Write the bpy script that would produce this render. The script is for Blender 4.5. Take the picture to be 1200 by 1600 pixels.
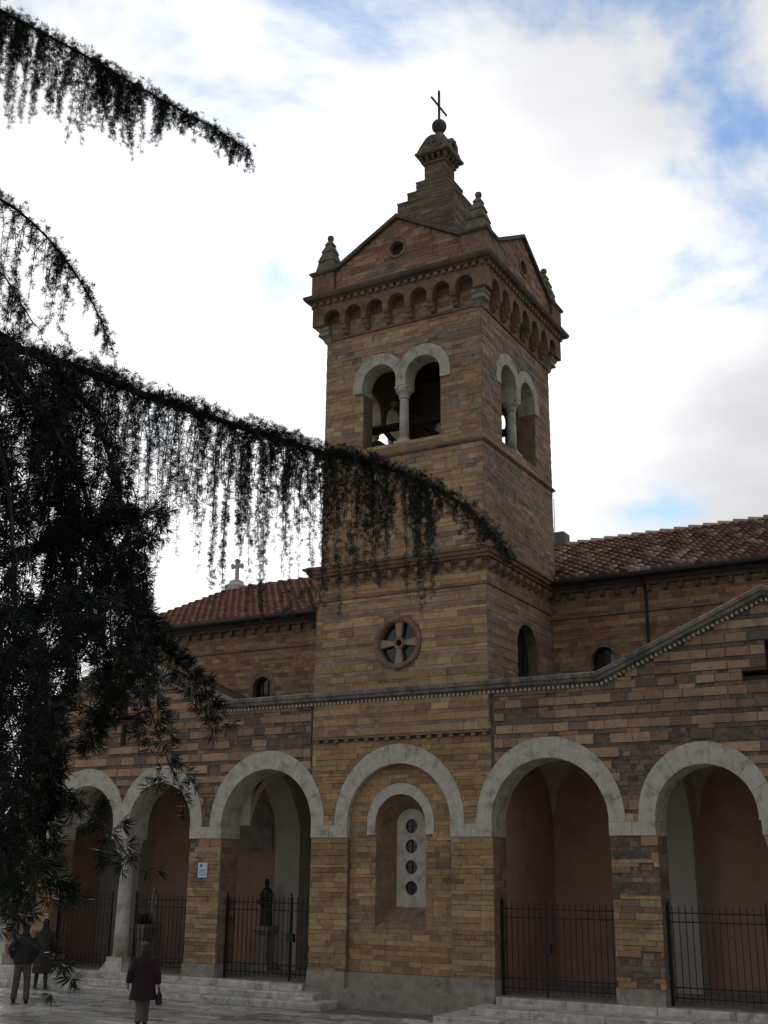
import bpy, bmesh, math, random
import numpy as np
from mathutils import Vector, Matrix, noise
from mathutils.geometry import tessellate_polygon

for o in list(bpy.data.objects):
    bpy.data.objects.remove(o)
SC = bpy.context.scene
COL = SC.collection
PI = math.pi
random.seed(11)

# ------------------------------------------------------------------ camera
CAM = Vector((16.18, -24.93, 3.0))
YAW, PITCH, ROLL, FPX = math.radians(29.6), math.radians(17.5), math.radians(0.6), 1792.7
_f = Vector((-math.sin(YAW) * math.cos(PITCH), math.cos(YAW) * math.cos(PITCH), math.sin(PITCH)))
_r0 = Vector((math.cos(YAW), math.sin(YAW), 0))
_u0 = _r0.cross(_f)
_r = _r0 * math.cos(ROLL) + _u0 * math.sin(ROLL)
_u = _u0 * math.cos(ROLL) - _r0 * math.sin(ROLL)
cam_data = bpy.data.cameras.new('camera')
cam = bpy.data.objects.new('camera', cam_data)
COL.objects.link(cam)
cam.matrix_world = Matrix(((_r.x, _u.x, -_f.x, CAM.x), (_r.y, _u.y, -_f.y, CAM.y), (_r.z, _u.z, -_f.z, CAM.z), (0, 0, 0, 1)))
cam_data.sensor_fit = 'VERTICAL'
cam_data.sensor_height = 24.0
cam_data.lens = 24.0 * FPX / 1600.0
cam_data.clip_start = 0.05
cam_data.clip_end = 4000
SC.camera = cam
SC.render.resolution_x, SC.render.resolution_y = 768, 1024

def ray_point(u, v, depth):
    """A point seen in direction (u, v) of the 1200x1600 photograph at a metric depth."""
    return CAM + (_f + _r * ((u - 600) / FPX) - _u * ((v - 800) / FPX)) * depth

def project(p):
    d = Vector(p) - CAM
    z = d.dot(_f)
    return 600 + FPX * d.dot(_r) / z, 800 - FPX * d.dot(_u) / z, z

# ------------------------------------------------------------------ sun and sky
SUN_EL, SUN_AZ = math.radians(22), math.radians(40)      # azimuth: degrees left of +Y
SUN = Vector((-math.sin(SUN_AZ) * math.cos(SUN_EL), math.cos(SUN_AZ) * math.cos(SUN_EL), math.sin(SUN_EL)))
sd = bpy.data.lights.new('sun', 'SUN')
sd.energy = 1.0
sd.angle = math.radians(10)
sd.color = (1.0, 0.95, 0.87)
so = bpy.data.objects.new('sun', sd)
COL.objects.link(so)
so.rotation_euler = (-SUN).to_track_quat('-Z', 'Y').to_euler()
so.location = (-30, 30, 40)

W_ = bpy.data.worlds.new('World')
SC.world = W_
W_.use_nodes = True
nt = W_.node_tree
nt.nodes.clear()
def wn(t, **k):
    n = nt.nodes.new(t)
    for a, b in k.items():
        setattr(n, a, b)
    return n
def wl(a, b):
    nt.links.new(a, b)
def wmath(op, a, b=None, clamp=False):
    n = wn('ShaderNodeMath', operation=op, use_clamp=clamp)
    for i, x in enumerate((a, b)):
        if x is None:
            continue
        if isinstance(x, (int, float)):
            n.inputs[i].default_value = x
        else:
            wl(x, n.inputs[i])
    return n.outputs[0]
w_out = wn('ShaderNodeOutputWorld')
w_bg = wn('ShaderNodeBackground')
w_bg.inputs['Strength'].default_value = 0.1
wl(w_bg.outputs[0], w_out.inputs['Surface'])
sky = wn('ShaderNodeTexSky', sky_type='NISHITA')
sky.sun_disc = False
sky.sun_elevation = SUN_EL
sky.sun_rotation = -SUN_AZ
sky.altitude = 300
sky.air_density = 1.3
sky.dust_density = 0.2
sky.ozone_density = 4.0
tc = wn('ShaderNodeTexCoord')
sep = wn('ShaderNodeSeparateXYZ')
wl(tc.outputs['Generated'], sep.inputs[0])
zc_ = wmath('MAXIMUM', sep.outputs['Z'], 0.0)
den = wmath('ADD', zc_, 0.22)
cx_ = wmath('DIVIDE', sep.outputs['X'], den)
cy_ = wmath('DIVIDE', sep.outputs['Y'], den)
comb = wn('ShaderNodeCombineXYZ')
wl(cx_, comb.inputs[0]); wl(cy_, comb.inputs[1])
CLOUD_SEED = 310.335
comb.inputs[2].default_value = CLOUD_SEED
n1 = wn('ShaderNodeTexNoise', noise_dimensions='3D')
n1.inputs['Scale'].default_value = 2.4
n1.inputs['Detail'].default_value = 9
n1.inputs['Roughness'].default_value = 0.56
n1.inputs['Distortion'].default_value = 0.25
wl(comb.outputs[0], n1.inputs['Vector'])
cover = wn('ShaderNodeMapRange', interpolation_type='SMOOTHSTEP')
cover.inputs['From Min'].default_value = 0.37
cover.inputs['From Max'].default_value = 0.535
# a slanting look passes through more of the cloud layer
slant = wmath('MAXIMUM', wmath('MULTIPLY', wmath('SUBTRACT', 0.75, zc_), 0.30), 0.0)
wl(wmath('ADD', n1.outputs['Fac'], slant), cover.inputs['Value'])
n2 = wn('ShaderNodeTexNoise', noise_dimensions='3D')
n2.inputs['Scale'].default_value = 1.4
n2.inputs['Detail'].default_value = 5
n2.inputs['Roughness'].default_value = 0.45
mp = wn('ShaderNodeMapping')
mp.inputs['Location'].default_value = (1.0, 2.0, 3.0)
wl(comb.outputs[0], mp.inputs['Vector']); wl(mp.outputs[0], n2.inputs['Vector'])
shade = wn('ShaderNodeMapRange', interpolation_type='SMOOTHSTEP')
shade.inputs['From Min'].default_value = 0.38
shade.inputs['From Max'].default_value = 0.62
shade.inputs['To Min'].default_value = 0.76
shade.inputs['To Max'].default_value = 1.15
wl(n2.outputs['Fac'], shade.inputs['Value'])
# thin cloud scatters forward: brightest round the veiled sun, dull on the far side of the sky
vm = wn('ShaderNodeVectorMath', operation='DOT_PRODUCT')
wl(tc.outputs['Generated'], vm.inputs[0])
vm.inputs[1].default_value = SUN
c01 = wmath('MULTIPLY_ADD', vm.outputs['Value'], 0.5); nt.nodes[-1].inputs[2].default_value = 0.5
g_wide = wmath('POWER', c01, 3.0)
g_near = wmath('POWER', c01, 30.0)
lum = wmath('ADD', wmath('MULTIPLY', g_wide, 3.0), wmath('MULTIPLY', g_near, 4.0))
lum = wmath('ADD', lum, 2.6)
lum = wmath('MULTIPLY', lum, shade.outputs[0])
cl = wn('ShaderNodeVectorMath', operation='SCALE')
cl.inputs[0].default_value = (0.985, 0.99, 1.005)
wl(lum, cl.inputs['Scale'])
mixc = wn('ShaderNodeMix', data_type='RGBA')
wl(cover.outputs[0], mixc.inputs['Factor'])
wl(sky.outputs[0], mixc.inputs['A']); wl(cl.outputs[0], mixc.inputs['B'])
wl(mixc.outputs['Result'], w_bg.inputs['Color'])

SC.view_settings.view_transform = 'Standard'
SC.view_settings.look = 'None'
SC.view_settings.gamma = 1.0
SC.view_settings.exposure = 0.70
SC.render.engine = 'CYCLES'
SC.cycles.max_bounces = 6
SC.cycles.diffuse_bounces = 4

# ------------------------------------------------------------------ materials
MATS = {}
def mat(name, col, rough=0.85, var=0.25, scale=6.0, bump=0.3, bscale=40.0, attr=False, metal=0.0, stain=None, stain_scale=1.2, stain_lo=0.5, stain_hi=0.62, spec=0.4, fine=None):
    """Procedural: base colour (or the 'Col' attribute) x noise, optional stain patches, bump."""
    m = bpy.data.materials.new(name)
    m.use_nodes = True
    t = m.node_tree
    b = t.nodes['Principled BSDF']
    b.inputs['Roughness'].default_value = rough
    b.inputs['Metallic'].default_value = metal
    b.inputs['Specular IOR Level'].default_value = spec
    geo = t.nodes.new('ShaderNodeNewGeometry')
    nz = t.nodes.new('ShaderNodeTexNoise')
    nz.inputs['Scale'].default_value = scale
    nz.inputs['Detail'].default_value = 6
    nz.inputs['Roughness'].default_value = 0.62
    t.links.new(geo.outputs['Position'], nz.inputs['Vector'])
    mr = t.nodes.new('ShaderNodeMapRange')
    mr.inputs['From Min'].default_value = 0.28
    mr.inputs['From Max'].default_value = 0.72
    mr.inputs['To Min'].default_value = 1 - var
    mr.inputs['To Max'].default_value = 1 + var
    t.links.new(nz.outputs['Fac'], mr.inputs['Value'])
    sc = t.nodes.new('ShaderNodeVectorMath'); sc.operation = 'SCALE'
    if attr:
        at = t.nodes.new('ShaderNodeAttribute'); at.attribute_name = 'Col'
        t.links.new(at.outputs['Color'], sc.inputs[0])
    else:
        sc.inputs[0].default_value = col
    t.links.new(mr.outputs[0], sc.inputs['Scale'])
    last = sc.outputs[0]
    if stain:
        n3 = t.nodes.new('ShaderNodeTexNoise')
        n3.inputs['Scale'].default_value = stain_scale
        n3.inputs['Detail'].default_value = 8
        n3.inputs['Roughness'].default_value = 0.68
        off = t.nodes.new('ShaderNodeVectorMath'); off.operation = 'ADD'
        off.inputs[1].default_value = (13.0, 5.0, 9.0)
        t.links.new(geo.outputs['Position'], off.inputs[0])
        t.links.new(off.outputs[0], n3.inputs['Vector'])
        m3 = t.nodes.new('ShaderNodeMapRange')
        m3.inputs['From Min'].default_value = stain_lo
        m3.inputs['From Max'].default_value = stain_hi
        t.links.new(n3.outputs['Fac'], m3.inputs['Value'])
        mx = t.nodes.new('ShaderNodeMix'); mx.data_type = 'RGBA'
        mx.inputs['B'].default_value = (*stain, 1)
        t.links.new(m3.outputs[0], mx.inputs['Factor'])
        t.links.new(last, mx.inputs['A'])
        last = mx.outputs['Result']
    t.links.new(last, b.inputs['Base Color'])
    if bump:
        nb = t.nodes.new('ShaderNodeTexNoise')
        nb.inputs['Scale'].default_value = bscale
        nb.inputs['Detail'].default_value = 5
        t.links.new(geo.outputs['Position'], nb.inputs['Vector'])
        bp = t.nodes.new('ShaderNodeBump')
        bp.inputs['Strength'].default_value = bump
        bp.inputs['Distance'].default_value = 0.02
        t.links.new(nb.outputs['Fac'], bp.inputs['Height'])
        t.links.new(bp.outputs[0], b.inputs['Normal'])
    MATS[name] = m
    return m

mat('brick', (.3, .2, .1), 0.92, 0.22, 9, 0.5, 60, attr=True, stain=(.11, .095, .082), stain_scale=0.9, stain_lo=.57, stain_hi=.72)
mat('mortar', (.215, .155, .105), 0.95, 0.3, 5, 0.6, 30)
mat('rubble', (.165, .125, .095), 0.95, 0.45, 7, 1.0, 16, stain=(.19, .13, .09), stain_scale=3.0, stain_lo=.55, stain_hi=.68)
mat('travertine', (.52, .485, .42), 0.8, 0.16, 5, 0.35, 45, stain=(.25, .225, .19), stain_scale=3.2, stain_lo=.50, stain_hi=.70)
mat('plinth_stone', (.30, .27, .23), 0.85, 0.25, 4, 0.5, 40, stain=(.13, .12, .105), stain_scale=2.0, stain_lo=.52, stain_hi=.7)
mat('step_stone', (.50, .475, .43), 0.5, 0.3, 5, 0.5, 30, stain=(.24, .22, .195), stain_scale=3.4, stain_lo=.5, stain_hi=.66)
mat('terracotta', (.27, .165, .115), 0.9, 0.3, 6, 0.5, 40, stain=(.10, .085, .075), stain_scale=1.5, stain_lo=.5, stain_hi=.66)
mat('dark_cornice', (.165, .115, .088), 0.9, 0.3, 6, 0.5, 40, stain=(.085, .075, .066), stain_scale=1.6, stain_lo=.48, stain_hi=.64)
mat('lichen_stone', (.20, .165, .125), 0.95, 0.35, 8, 0.8, 30, stain=(.10, .09, .072), stain_scale=3, stain_lo=.47, stain_hi=.62)
mat('portico_cornice', (.23, .205, .175), 0.9, 0.3, 7, 0.6, 35, stain=(.10, .092, .083), stain_scale=2.4, stain_lo=.46, stain_hi=.62)
mat('pink_plaster', (.42, .26, .20), 0.9, 0.10, 2.0, 0.15, 30, stain=(.31, .20, .155), stain_scale=1.1, stain_lo=.5, stain_hi=.7)
mat('grey_plaster', (.46, .43, .375), 0.9, 0.10, 2.0, 0.15, 30)
mat('vault_plaster', (.48, .40, .31), 0.9, 0.10, 2.0, 0.15, 30)
mat('void_shade', (.012, .012, .013), 0.9, 0.2, 3, 0)  # near-black colour stands in for the shade inside small openings
mat('reveal', (.23, .155, .10), 0.92, 0.35, 5, 0.5, 30, stain=(.12, .095, .075), stain_scale=2.5, stain_lo=.5, stain_hi=.66)
mat('spoke_stone', (.36, .29, .23), 0.9, 0.25, 6, 0.4, 40)
mat('sky_glint_glass', (.30, .36, .43), 0.15, 0.1, 3, 0)  # pale blue colour stands in for sky reflected in a pane
mat('glass', (.02, .023, .026), 0.08, 0.1, 3, 0, spec=0.6)
mat('iron', (.022, .022, .024), 0.55, 0.25, 20, 0.1, 80, metal=0.2)
mat('bronze', (.045, .038, .028), 0.5, 0.3, 12, 0.2, 60, metal=0.5)
mat('oak', (.045, .032, .022), 0.85, 0.3, 12, 0.4, 40)
mat('tile', (.3, .12, .08), 0.88, 0.25, 14, 0.4, 60, attr=True)
mat('roof_bed', (.10, .06, .045), 0.95, 0.3, 6, 0.4, 30)
mat('paver', (.3, .28, .25), 0.24, 0.22, 7, 0.14, 50, attr=True, spec=0.6)
mat('pave_joint', (.15, .135, .115), 0.9, 0.3, 8, 0.5, 60)
mat('earth', (.16, .145, .12), 0.95, 0.35, .8, 0.5, 6, stain=(.07, .085, .045), stain_scale=.15, stain_lo=.45, stain_hi=.58)
mat('marble', (.55, .53, .49), 0.6, 0.12, 5, 0.2, 40, stain=(.25, .24, .22), stain_scale=4, stain_lo=.55, stain_hi=.72)
mat('bark', (.05, .04, .032), 0.95, 0.35, 20, 0.8, 40)
mat('needle', (.012, .019, .012), 0.6, 0.35, 3, 0, spec=0.22)
mat('leaf', (.035, .05, .025), 0.6, 0.5, 1.2, 0, spec=0.4)
mat('paper', (.62, .68, .78), 0.8, 0.05, 5, 0)
mat('ink', (.10, .12, .16), 0.8, 0.1, 5, 0)

# ------------------------------------------------------------------ mesh helpers
class MB:
    def __init__(s):
        s.v, s.f, s.c = [], [], []
    def add(s, vs, fs, col=None):
        n = len(s.v)
        s.v += [tuple(p) for p in vs]
        s.f += [tuple(i + n for i in q) for q in fs]
        s.c += [col] * len(fs)
        return s
    def box(s, a, b, col=None):
        (x0, y0, z0), (x1, y1, z1) = a, b
        return s.add([(x0, y0, z0), (x1, y0, z0), (x1, y1, z0), (x0, y1, z0), (x0, y0, z1), (x1, y0, z1), (x1, y1, z1), (x0, y1, z1)],
                     [(0, 3, 2, 1), (4, 5, 6, 7), (0, 1, 5, 4), (1, 2, 6, 5), (2, 3, 7, 6), (3, 0, 4, 7)], col)
    def mbox(s, M, u0, u1, z0, z1, d0, d1, col=None):
        """box on a mapped wall face: u along, z up, d outwards"""
        p = [M(u, z, d) for d in (d0, d1) for z in (z0, z1) for u in (u0, u1)]
        return s.add(p, [(0, 1, 3, 2), (4, 6, 7, 5), (0, 4, 5, 1), (2, 3, 7, 6), (0, 2, 6, 4), (1, 5, 7, 3)], col)
    def tube(s, pts, radii, n=8, caps=True, col=None):
        pts = [Vector(p) for p in pts]
        rings = []
        ref = Vector((0.13, 0.27, 0.95)).normalized()
        for i, p in enumerate(pts):
            t = (pts[min(i + 1, len(pts) - 1)] - pts[max(i - 1, 0)])
            t.normalize()
            a = t.cross(ref)
            if a.length < 0.05:
                a = t.cross(Vector((1, 0, 0)))
            a.normalize()
            b = t.cross(a)
            r = radii[i] if hasattr(radii, '__len__') else radii
            rings.append([p + (a * math.cos(2 * PI * k / n) + b * math.sin(2 * PI * k / n)) * r for k in range(n)])
        vs = [q for r in rings for q in r]
        fs = []
        for i in range(len(pts) - 1):
            for k in range(n):
                fs.append((i * n + k, i * n + (k + 1) % n, (i + 1) * n + (k + 1) % n, (i + 1) * n + k))
        if caps:
            fs.append(tuple(range(n - 1, -1, -1)))
            fs.append(tuple((len(pts) - 1) * n + k for k in range(n)))
        return s.add(vs, fs, col)
    def lathe(s, c, prof, n=16, col=None):
        """prof: list of (r, z) from bottom to top around the vertical axis at c"""
        vs, fs = [], []
        for r, z in prof:
            for k in range(n):
                a = 2 * PI * k / n
                vs.append((c[0] + r * math.cos(a), c[1] + r * math.sin(a), c[2] + z))
        for i in range(len(prof) - 1):
            for k in range(n):
                fs.append((i * n + k, i * n + (k + 1) % n, (i + 1) * n + (k + 1) % n, (i + 1) * n + k))
        fs.append(tuple(range(n - 1, -1, -1)))
        fs.append(tuple((len(prof) - 1) * n + k for k in range(n)))
        return s.add(vs, fs, col)
    def frustum(s, c, sections):
        """stacked square sections (half, z) centred on c"""
        vs, fs = [], []
        for h, z in sections:
            vs += [(c[0] - h, c[1] - h, z), (c[0] + h, c[1] - h, z), (c[0] + h, c[1] + h, z), (c[0] - h, c[1] + h, z)]
        for i in range(len(sections) - 1):
            for k in range(4):
                fs.append((i * 4 + k, i * 4 + (k + 1) % 4, i * 4 + 4 + (k + 1) % 4, i * 4 + 4 + k))
        fs.append((3, 2, 1, 0))
        n = 4 * (len(sections) - 1)
        fs.append((n, n + 1, n + 2, n + 3))
        return s.add(vs, fs)
    def ring(s, x0, x1, y0, y1, prof):
        """moulding round a rectangle: closed profile of (d, z), d outwards"""
        n = len(prof)
        vs = []
        for cx, cy, sx, sy in ((x0, y0, -1, -1), (x1, y0, 1, -1), (x1, y1, 1, 1), (x0, y1, -1, 1)):
            vs += [(cx + sx * d, cy + sy * d, z) for d, z in prof]
        fs = []
        for k in range(4):
            for i in range(n):
                a, b = k * n + i, k * n + (i + 1) % n
                c, e = ((k + 1) % 4) * n + (i + 1) % n, ((k + 1) % 4) * n + i
                fs.append((a, e, c, b))
        return s.add(vs, fs)
    def slab(s, M, outer, holes, d0, d1, col=None):
        """flat wall with holes: loops of (u, z), from depth d0 (front) to d1 (back)"""
        loops = [outer] + list(holes)
        flat = [p for l in loops for p in l]
        tris = tessellate_polygon([[Vector((p[0], p[1], 0)) for p in l] for l in loops])
        n = len(flat)
        vs = [M(p[0], p[1], d0) for p in flat] + [M(p[0], p[1], d1) for p in flat]
        fs = [tuple(t) for t in tris] + [tuple(i + n for i in reversed(t)) for t in tris]
        k = 0
        for l in loops:
            m = len(l)
            for i in range(m):
                a, b = k + i, k + (i + 1) % m
                fs.append((a, b, b + n, a + n))
            k += m
        return s.add(vs, fs, col)
    def sweep(s, pts, prof, Y0):
        """moulding along a polyline of (x, z) in a facade plane; prof: closed (d, h); mitred"""
        n = len(prof)
        vs = []
        for i, p in enumerate(pts):
            def nrm(a, b):
                dx, dz = b[0] - a[0], b[1] - a[1]
                l = math.hypot(dx, dz)
                return Vector((-dz / l, dx / l))
            ns = []
            if i > 0: ns.append(nrm(pts[i - 1], p))
            if i < len(pts) - 1: ns.append(nrm(p, pts[i + 1]))
            m = sum(ns, Vector((0, 0))) / len(ns)
            m = m / max(m.length_squared, .2)
            if i in (0, len(pts) - 1): m = ns[0]
            vs += [(p[0] + m.x * h, Y0 - d, p[1] + m.y * h) for d, h in prof]
        fs = []
        for i in range(len(pts) - 1):
            for k in range(n):
                fs.append((i * n + k, i * n + (k + 1) % n, (i + 1) * n + (k + 1) % n, (i + 1) * n + k))
        fs.append(tuple(range(n)))
        fs.append(tuple((len(pts) - 1) * n + k for k in range(n - 1, -1, -1)))
        return s.add(vs, fs)
    def build(s, name, m, parent=None, smooth=False, kind=None, label=None):
        me = bpy.data.meshes.new(name)
        me.from_pydata(s.v, [], s.f)
        if s.c and s.c[0] is not None:
            ca = me.color_attributes.new('Col', 'FLOAT_COLOR', 'CORNER')
            arr = np.empty((len(me.loops), 4), np.float32)
            k = 0
            for f, c in zip(s.f, s.c):
                arr[k:k + len(f)] = (c[0], c[1], c[2], 1)
                k += len(f)
            ca.data.foreach_set('color', arr.ravel())
        if smooth:
            me.polygons.foreach_set('use_smooth', [True] * len(me.polygons))
        me.materials.append(MATS[m] if isinstance(m, str) else m)
        o = bpy.data.objects.new(name, me)
        COL.objects.link(o)
        if parent:
            attach(o, parent)
        if kind: o['kind'] = kind
        if label: o['label'] = label
        return o

def base_of(o):
    p = Vector(o.location)
    return p + base_of(o.parent) if o.parent else p

def attach(o, parent):
    o.parent = parent
    top = parent
    while top.parent:
        top = top.parent
    if parent is top:
        o.matrix_parent_inverse = Matrix.Translation(-Vector(top.location))
    # a part's own origin coincides with the world origin once its inverse is set

def thing(name, label, cat, loc=(0, 0, 0), group=None):
    o = bpy.data.objects.new(name, None)
    o.empty_display_size = 0.3
    COL.objects.link(o)
    o.location = loc
    o['label'] = label
    o['category'] = cat
    if group: o['group'] = group
    return o

def tag(o, label=None, cat=None, group=None, kind=None):
    if label: o['label'] = label
    if cat: o['category'] = cat
    if group: o['group'] = group
    if kind: o['kind'] = kind
    return o

def arc(u0, zc, r, a0, a1, n):
    return [(u0 + r * math.cos(a0 + (a1 - a0) * i / n), zc + r * math.sin(a0 + (a1 - a0) * i / n)) for i in range(n + 1)]

def voussoirs(parent, M, u0, zc, r, ro, lift, zlow, dfront, dback, n, m, umin=-1e9, umax=1e9, sub=4, name='voussoir'):
    """arch of separate stones; outer circle lifted so the ring thickens to the crown"""
    gap = 0.003
    cut = [0] + [k_ + random.uniform(-.22, .22) for k_ in range(1, n)] + [n]
    for k in range(n):
        a0 = PI - PI * cut[k] / n - gap / r
        a1 = PI - PI * cut[k + 1] / n + gap / r
        inn, out = [], []
        for i in range(sub + 1):
            a = a0 + (a1 - a0) * i / sub
            inn.append((u0 + r * math.cos(a), zc + r * math.sin(a)))
            out.append((min(max(u0 + ro * math.cos(a), umin), umax), zc + lift * math.sin(a) + ro * math.sin(a)))
        if k == 0:
            inn.insert(0, (inn[0][0], zlow)); out.insert(0, (out[0][0], zlow))
        if k == n - 1:
            inn.append((inn[-1][0], zlow)); out.append((out[-1][0], zlow))
        dj = random.uniform(-.004, .004)
        MB().slab(M, inn + out[::-1], [], dfront + dj, dback).build(name, m, parent)

# ------------------------------------------------------------------ brickwork
class Field:
    """bricks laid course by course on a mapped face; the largest become objects, the rest one mesh"""
    def __init__(s):
        s.b = []
    def course(s, M, u0, u1, z0, z1, ok, lens, colf, proud, joint=0.010, skip=None):
        step = 0.02
        n = max(1, int(round((u1 - u0) / step)))
        runs, start = [], None
        for i in range(n + 1):
            u = u0 + (u1 - u0) * i / n
            good = ok(u, z0 + .004) and ok(u, z1 - .004)
            if good and start is None: start = u
            if (not good or i == n) and start is not None:
                if u - start > 0.05: runs.append((start, u))
                start = None
        tone = random.uniform(.84, 1.14)
        warm = random.uniform(-.05, .05)
        for a, b in runs:
            u = a - random.uniform(0, lens[1] * .6)
            while u < b - 0.03:
                L = random.uniform(*lens)
                x0, x1 = max(u, a), min(u + L, b)
                u += L
                if b - x1 < 0.06: x1, u = b, b
                if x1 - x0 < 0.04: continue
                um, zm = (x0 + x1) / 2, (z0 + z1) / 2
                if skip and skip(um, zm): continue
                d = random.uniform(*proud)
                j = joint / 2
                e = lambda: random.uniform(-.006, .006)
                x0j, x1j, z0j, z1j = x0 + j, x1 - j, z0 + j, z1 - j
                fr = [M(x0j + e(), z0j + e(), d), M(x1j + e(), z0j + e(), d), M(x1j + e(), z1j + e(), d), M(x0j + e(), z1j + e(), d)]
                bk = [M(x0j, z0j, -.05), M(x1j, z0j, -.05), M(x1j, z1j, -.05), M(x0j, z1j, -.05)]
                cc = colf(um, zm)
                s.b.append((fr + bk, (cc[0] * tone * (1 + warm), cc[1] * tone, cc[2] * tone * (1 - warm)), (x1 - x0) * (z1 - z0)))
    def emit(s, parent, n_single=300, m='brick', name='brick', rest='brick_courses'):
        F = [(0, 1, 2, 3), (0, 4, 5, 1), (1, 5, 6, 2), (2, 6, 7, 3), (3, 7, 4, 0)]
        sc = []
        for i, (v, c, a) in enumerate(s.b):
            ctr = (Vector(v[0]) + Vector(v[2])) / 2
            x, y, z = project(ctr)
            nrm = (Vector(v[1]) - Vector(v[0])).cross(Vector(v[3]) - Vector(v[0]))
            vis = abs(nrm.normalized().dot((CAM - ctr).normalized()))
            ins = 10 < x < 1190 and 10 < y < 1590
            hidden = x < 330 and y > 500
            sc.append((a * vis / z ** 2 * (1 if ins else .01) * (.25 if hidden else 1), i))
        sc.sort(reverse=True)
        top = set(i for _, i in sc[:n_single])
        mb = MB()
        for i, (v, c, a) in enumerate(s.b):
            if i in top:
                MB().add(v, F, c).build(name, m, parent)
            else:
                mb.add(v, F, c)
        if mb.v:
            mb.build(rest, m, parent, kind='stuff')

def pick(pal):
    t = random.random() * sum(w for _, w in pal)
    for c, w in pal:
        t -= w
        if t <= 0: break
    k = random.uniform(.90, 1.10)
    h = random.uniform(-.03, .03)
    return (max(.02, c[0] * k * (1 + h)), c[1] * k, max(.02, c[2] * k * (1 - h)))
def pn(u, z, s, seed=0.0):
    return noise.fractal(Vector((u * s, z * s * 1.4, seed)), 1.0, 2.0, 4)
# ------------------------------------------------------------------ ground
W = 4.92
YP = 0.06           # plane of the portico wall; the tower front is y = 0
FLOOR = 0.45
def ground_z(x, y):
    d = math.hypot(x - CAM.x, y - CAM.y)
    t = min(1, max(0, (15.5 - d) / 6))
    return -0.03 + 1.43 * t * t * (3 - 2 * t)
gm = MB()
xs = [-900, -300, -120, -60] + [-40 + 1.5 * i for i in range(54)] + [60, 120, 300, 900]
ys = [-900, -300, -120, -60] + [-48 + 1.5 * i for i in range(50)] + [45, 80, 200, 500, 900]
gm.add([(x, y, ground_z(x, y)) for y in ys for x in xs],
       [(j * len(xs) + i, j * len(xs) + i + 1, (j + 1) * len(xs) + i + 1, (j + 1) * len(xs) + i) for j in range(len(ys) - 1) for i in range(len(xs) - 1)])
ground = tag(gm.build('ground', 'earth', smooth=True), kind='structure')
piazza = tag(MB().box((-26, -11.5, -0.2), (22, 4.0, -0.012)).build('piazza', 'pave_joint'), kind='structure')

pf = Field()
PAVE = [((.46, .44, .405), 4), ((.39, .37, .335), 3), ((.52, .50, .46), 2), ((.26, .23, .195), 2), ((.36, .31, .255), 1)]
def MG(u, z, d):
    return (u, z, d)
y = -11.0
while y < 0.0:
    h = random.uniform(.22, .30)
    pf.course(MG, -24, 17, y, y + h, lambda u, z: not (z > -0.86 and u > -9.9) and ground_z(u, z) < 0.0, (.30, .62),
              lambda u, z: tuple(c * (1 + .55 * pn(u, z, .35, 4.2)) for c in pick(PAVE)), (-.006, .006), joint=.012)
    y += h
pf2 = []
for v, c, a in pf.b:      # slightly rocked slabs
    t1, t2 = random.uniform(-.006, .006), random.uniform(-.006, .006)
    v = list(v)
    v[0] = (v[0][0], v[0][1], v[0][2] - t1 - t2); v[1] = (v[1][0], v[1][1], v[1][2] + t1 - t2)
    v[2] = (v[2][0], v[2][1], v[2][2] + t1 + t2); v[3] = (v[3][0], v[3][1], v[3][2] - t1 + t2)
    pf2.append((v, c, a))
pf.b = pf2
pf.emit(piazza, 300, 'paver', 'paving_slab', 'paving')

# ------------------------------------------------------------------ faces of the tower
def face(k, inset=0.0):
    if k == 0: return lambda u, z, d: (u, inset - d, z)
    if k == 1: return lambda u, z, d: (W - inset + d, u, z)
    if k == 2: return lambda u, z, d: (W - u, W - inset + d, z)
    return lambda u, z, d: (inset - d, W - u, z)

tower = thing('bell_tower', 'square brick bell tower with twin arched openings, pinnacles and a cross on its stepped spire', 'tower', (W / 2, W / 2, 0))
IN = 0.07           # setback of the upper tower
UP_Z0, UP_Z1 = 10.72, 18.5
BR, BZC = 0.52, 15.80
B1, B2 = 1.79, 3.13
bif = [(B1 - BR, 13.95)] + [(B1 - BR, 13.95 + 0.001)] + arc(B1, BZC, BR + .06, PI, 0, 14) + [(2.36, 15.56), (2.56, 15.56)] + arc(B2, BZC, BR + .06, PI, 0, 14) + [(B2 + BR, 13.95)]
bif = [(B1 - BR, 13.95), (B1 - BR, 15.6)] + arc(B1, BZC, BR + .06, PI, 0, 14)[0:] + [(B1 + BR + .06, 15.56), (B2 - BR - .06, 15.56)] + arc(B2, BZC, BR + .06, PI, 0, 14) + [(B2 + BR, 15.6), (B2 + BR, 13.95)]
wall_up = MB()
for k in range(4):
    M = face(k, IN)
    a, b = (IN, W - IN) if k % 2 == 0 else (IN + .55, W - IN - .55)
    wall_up.slab(M, [(a, UP_Z0), (b, UP_Z0), (b, UP_Z1), (a, UP_Z1)], [bif], 0, -.55)
upper = wall_up.build('upper_wall', 'mortar', tower)
MB().box((IN + .5, IN + .5, 13.2), (W - IN - .5, W - IN - .5, 13.6)).build('belfry_floor', 'oak', tower)
MB().box((IN + .5, IN + .5, 17.6), (W - IN - .5, W - IN - .5, 17.8)).build('belfry_ceiling', 'oak', tower)

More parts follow.
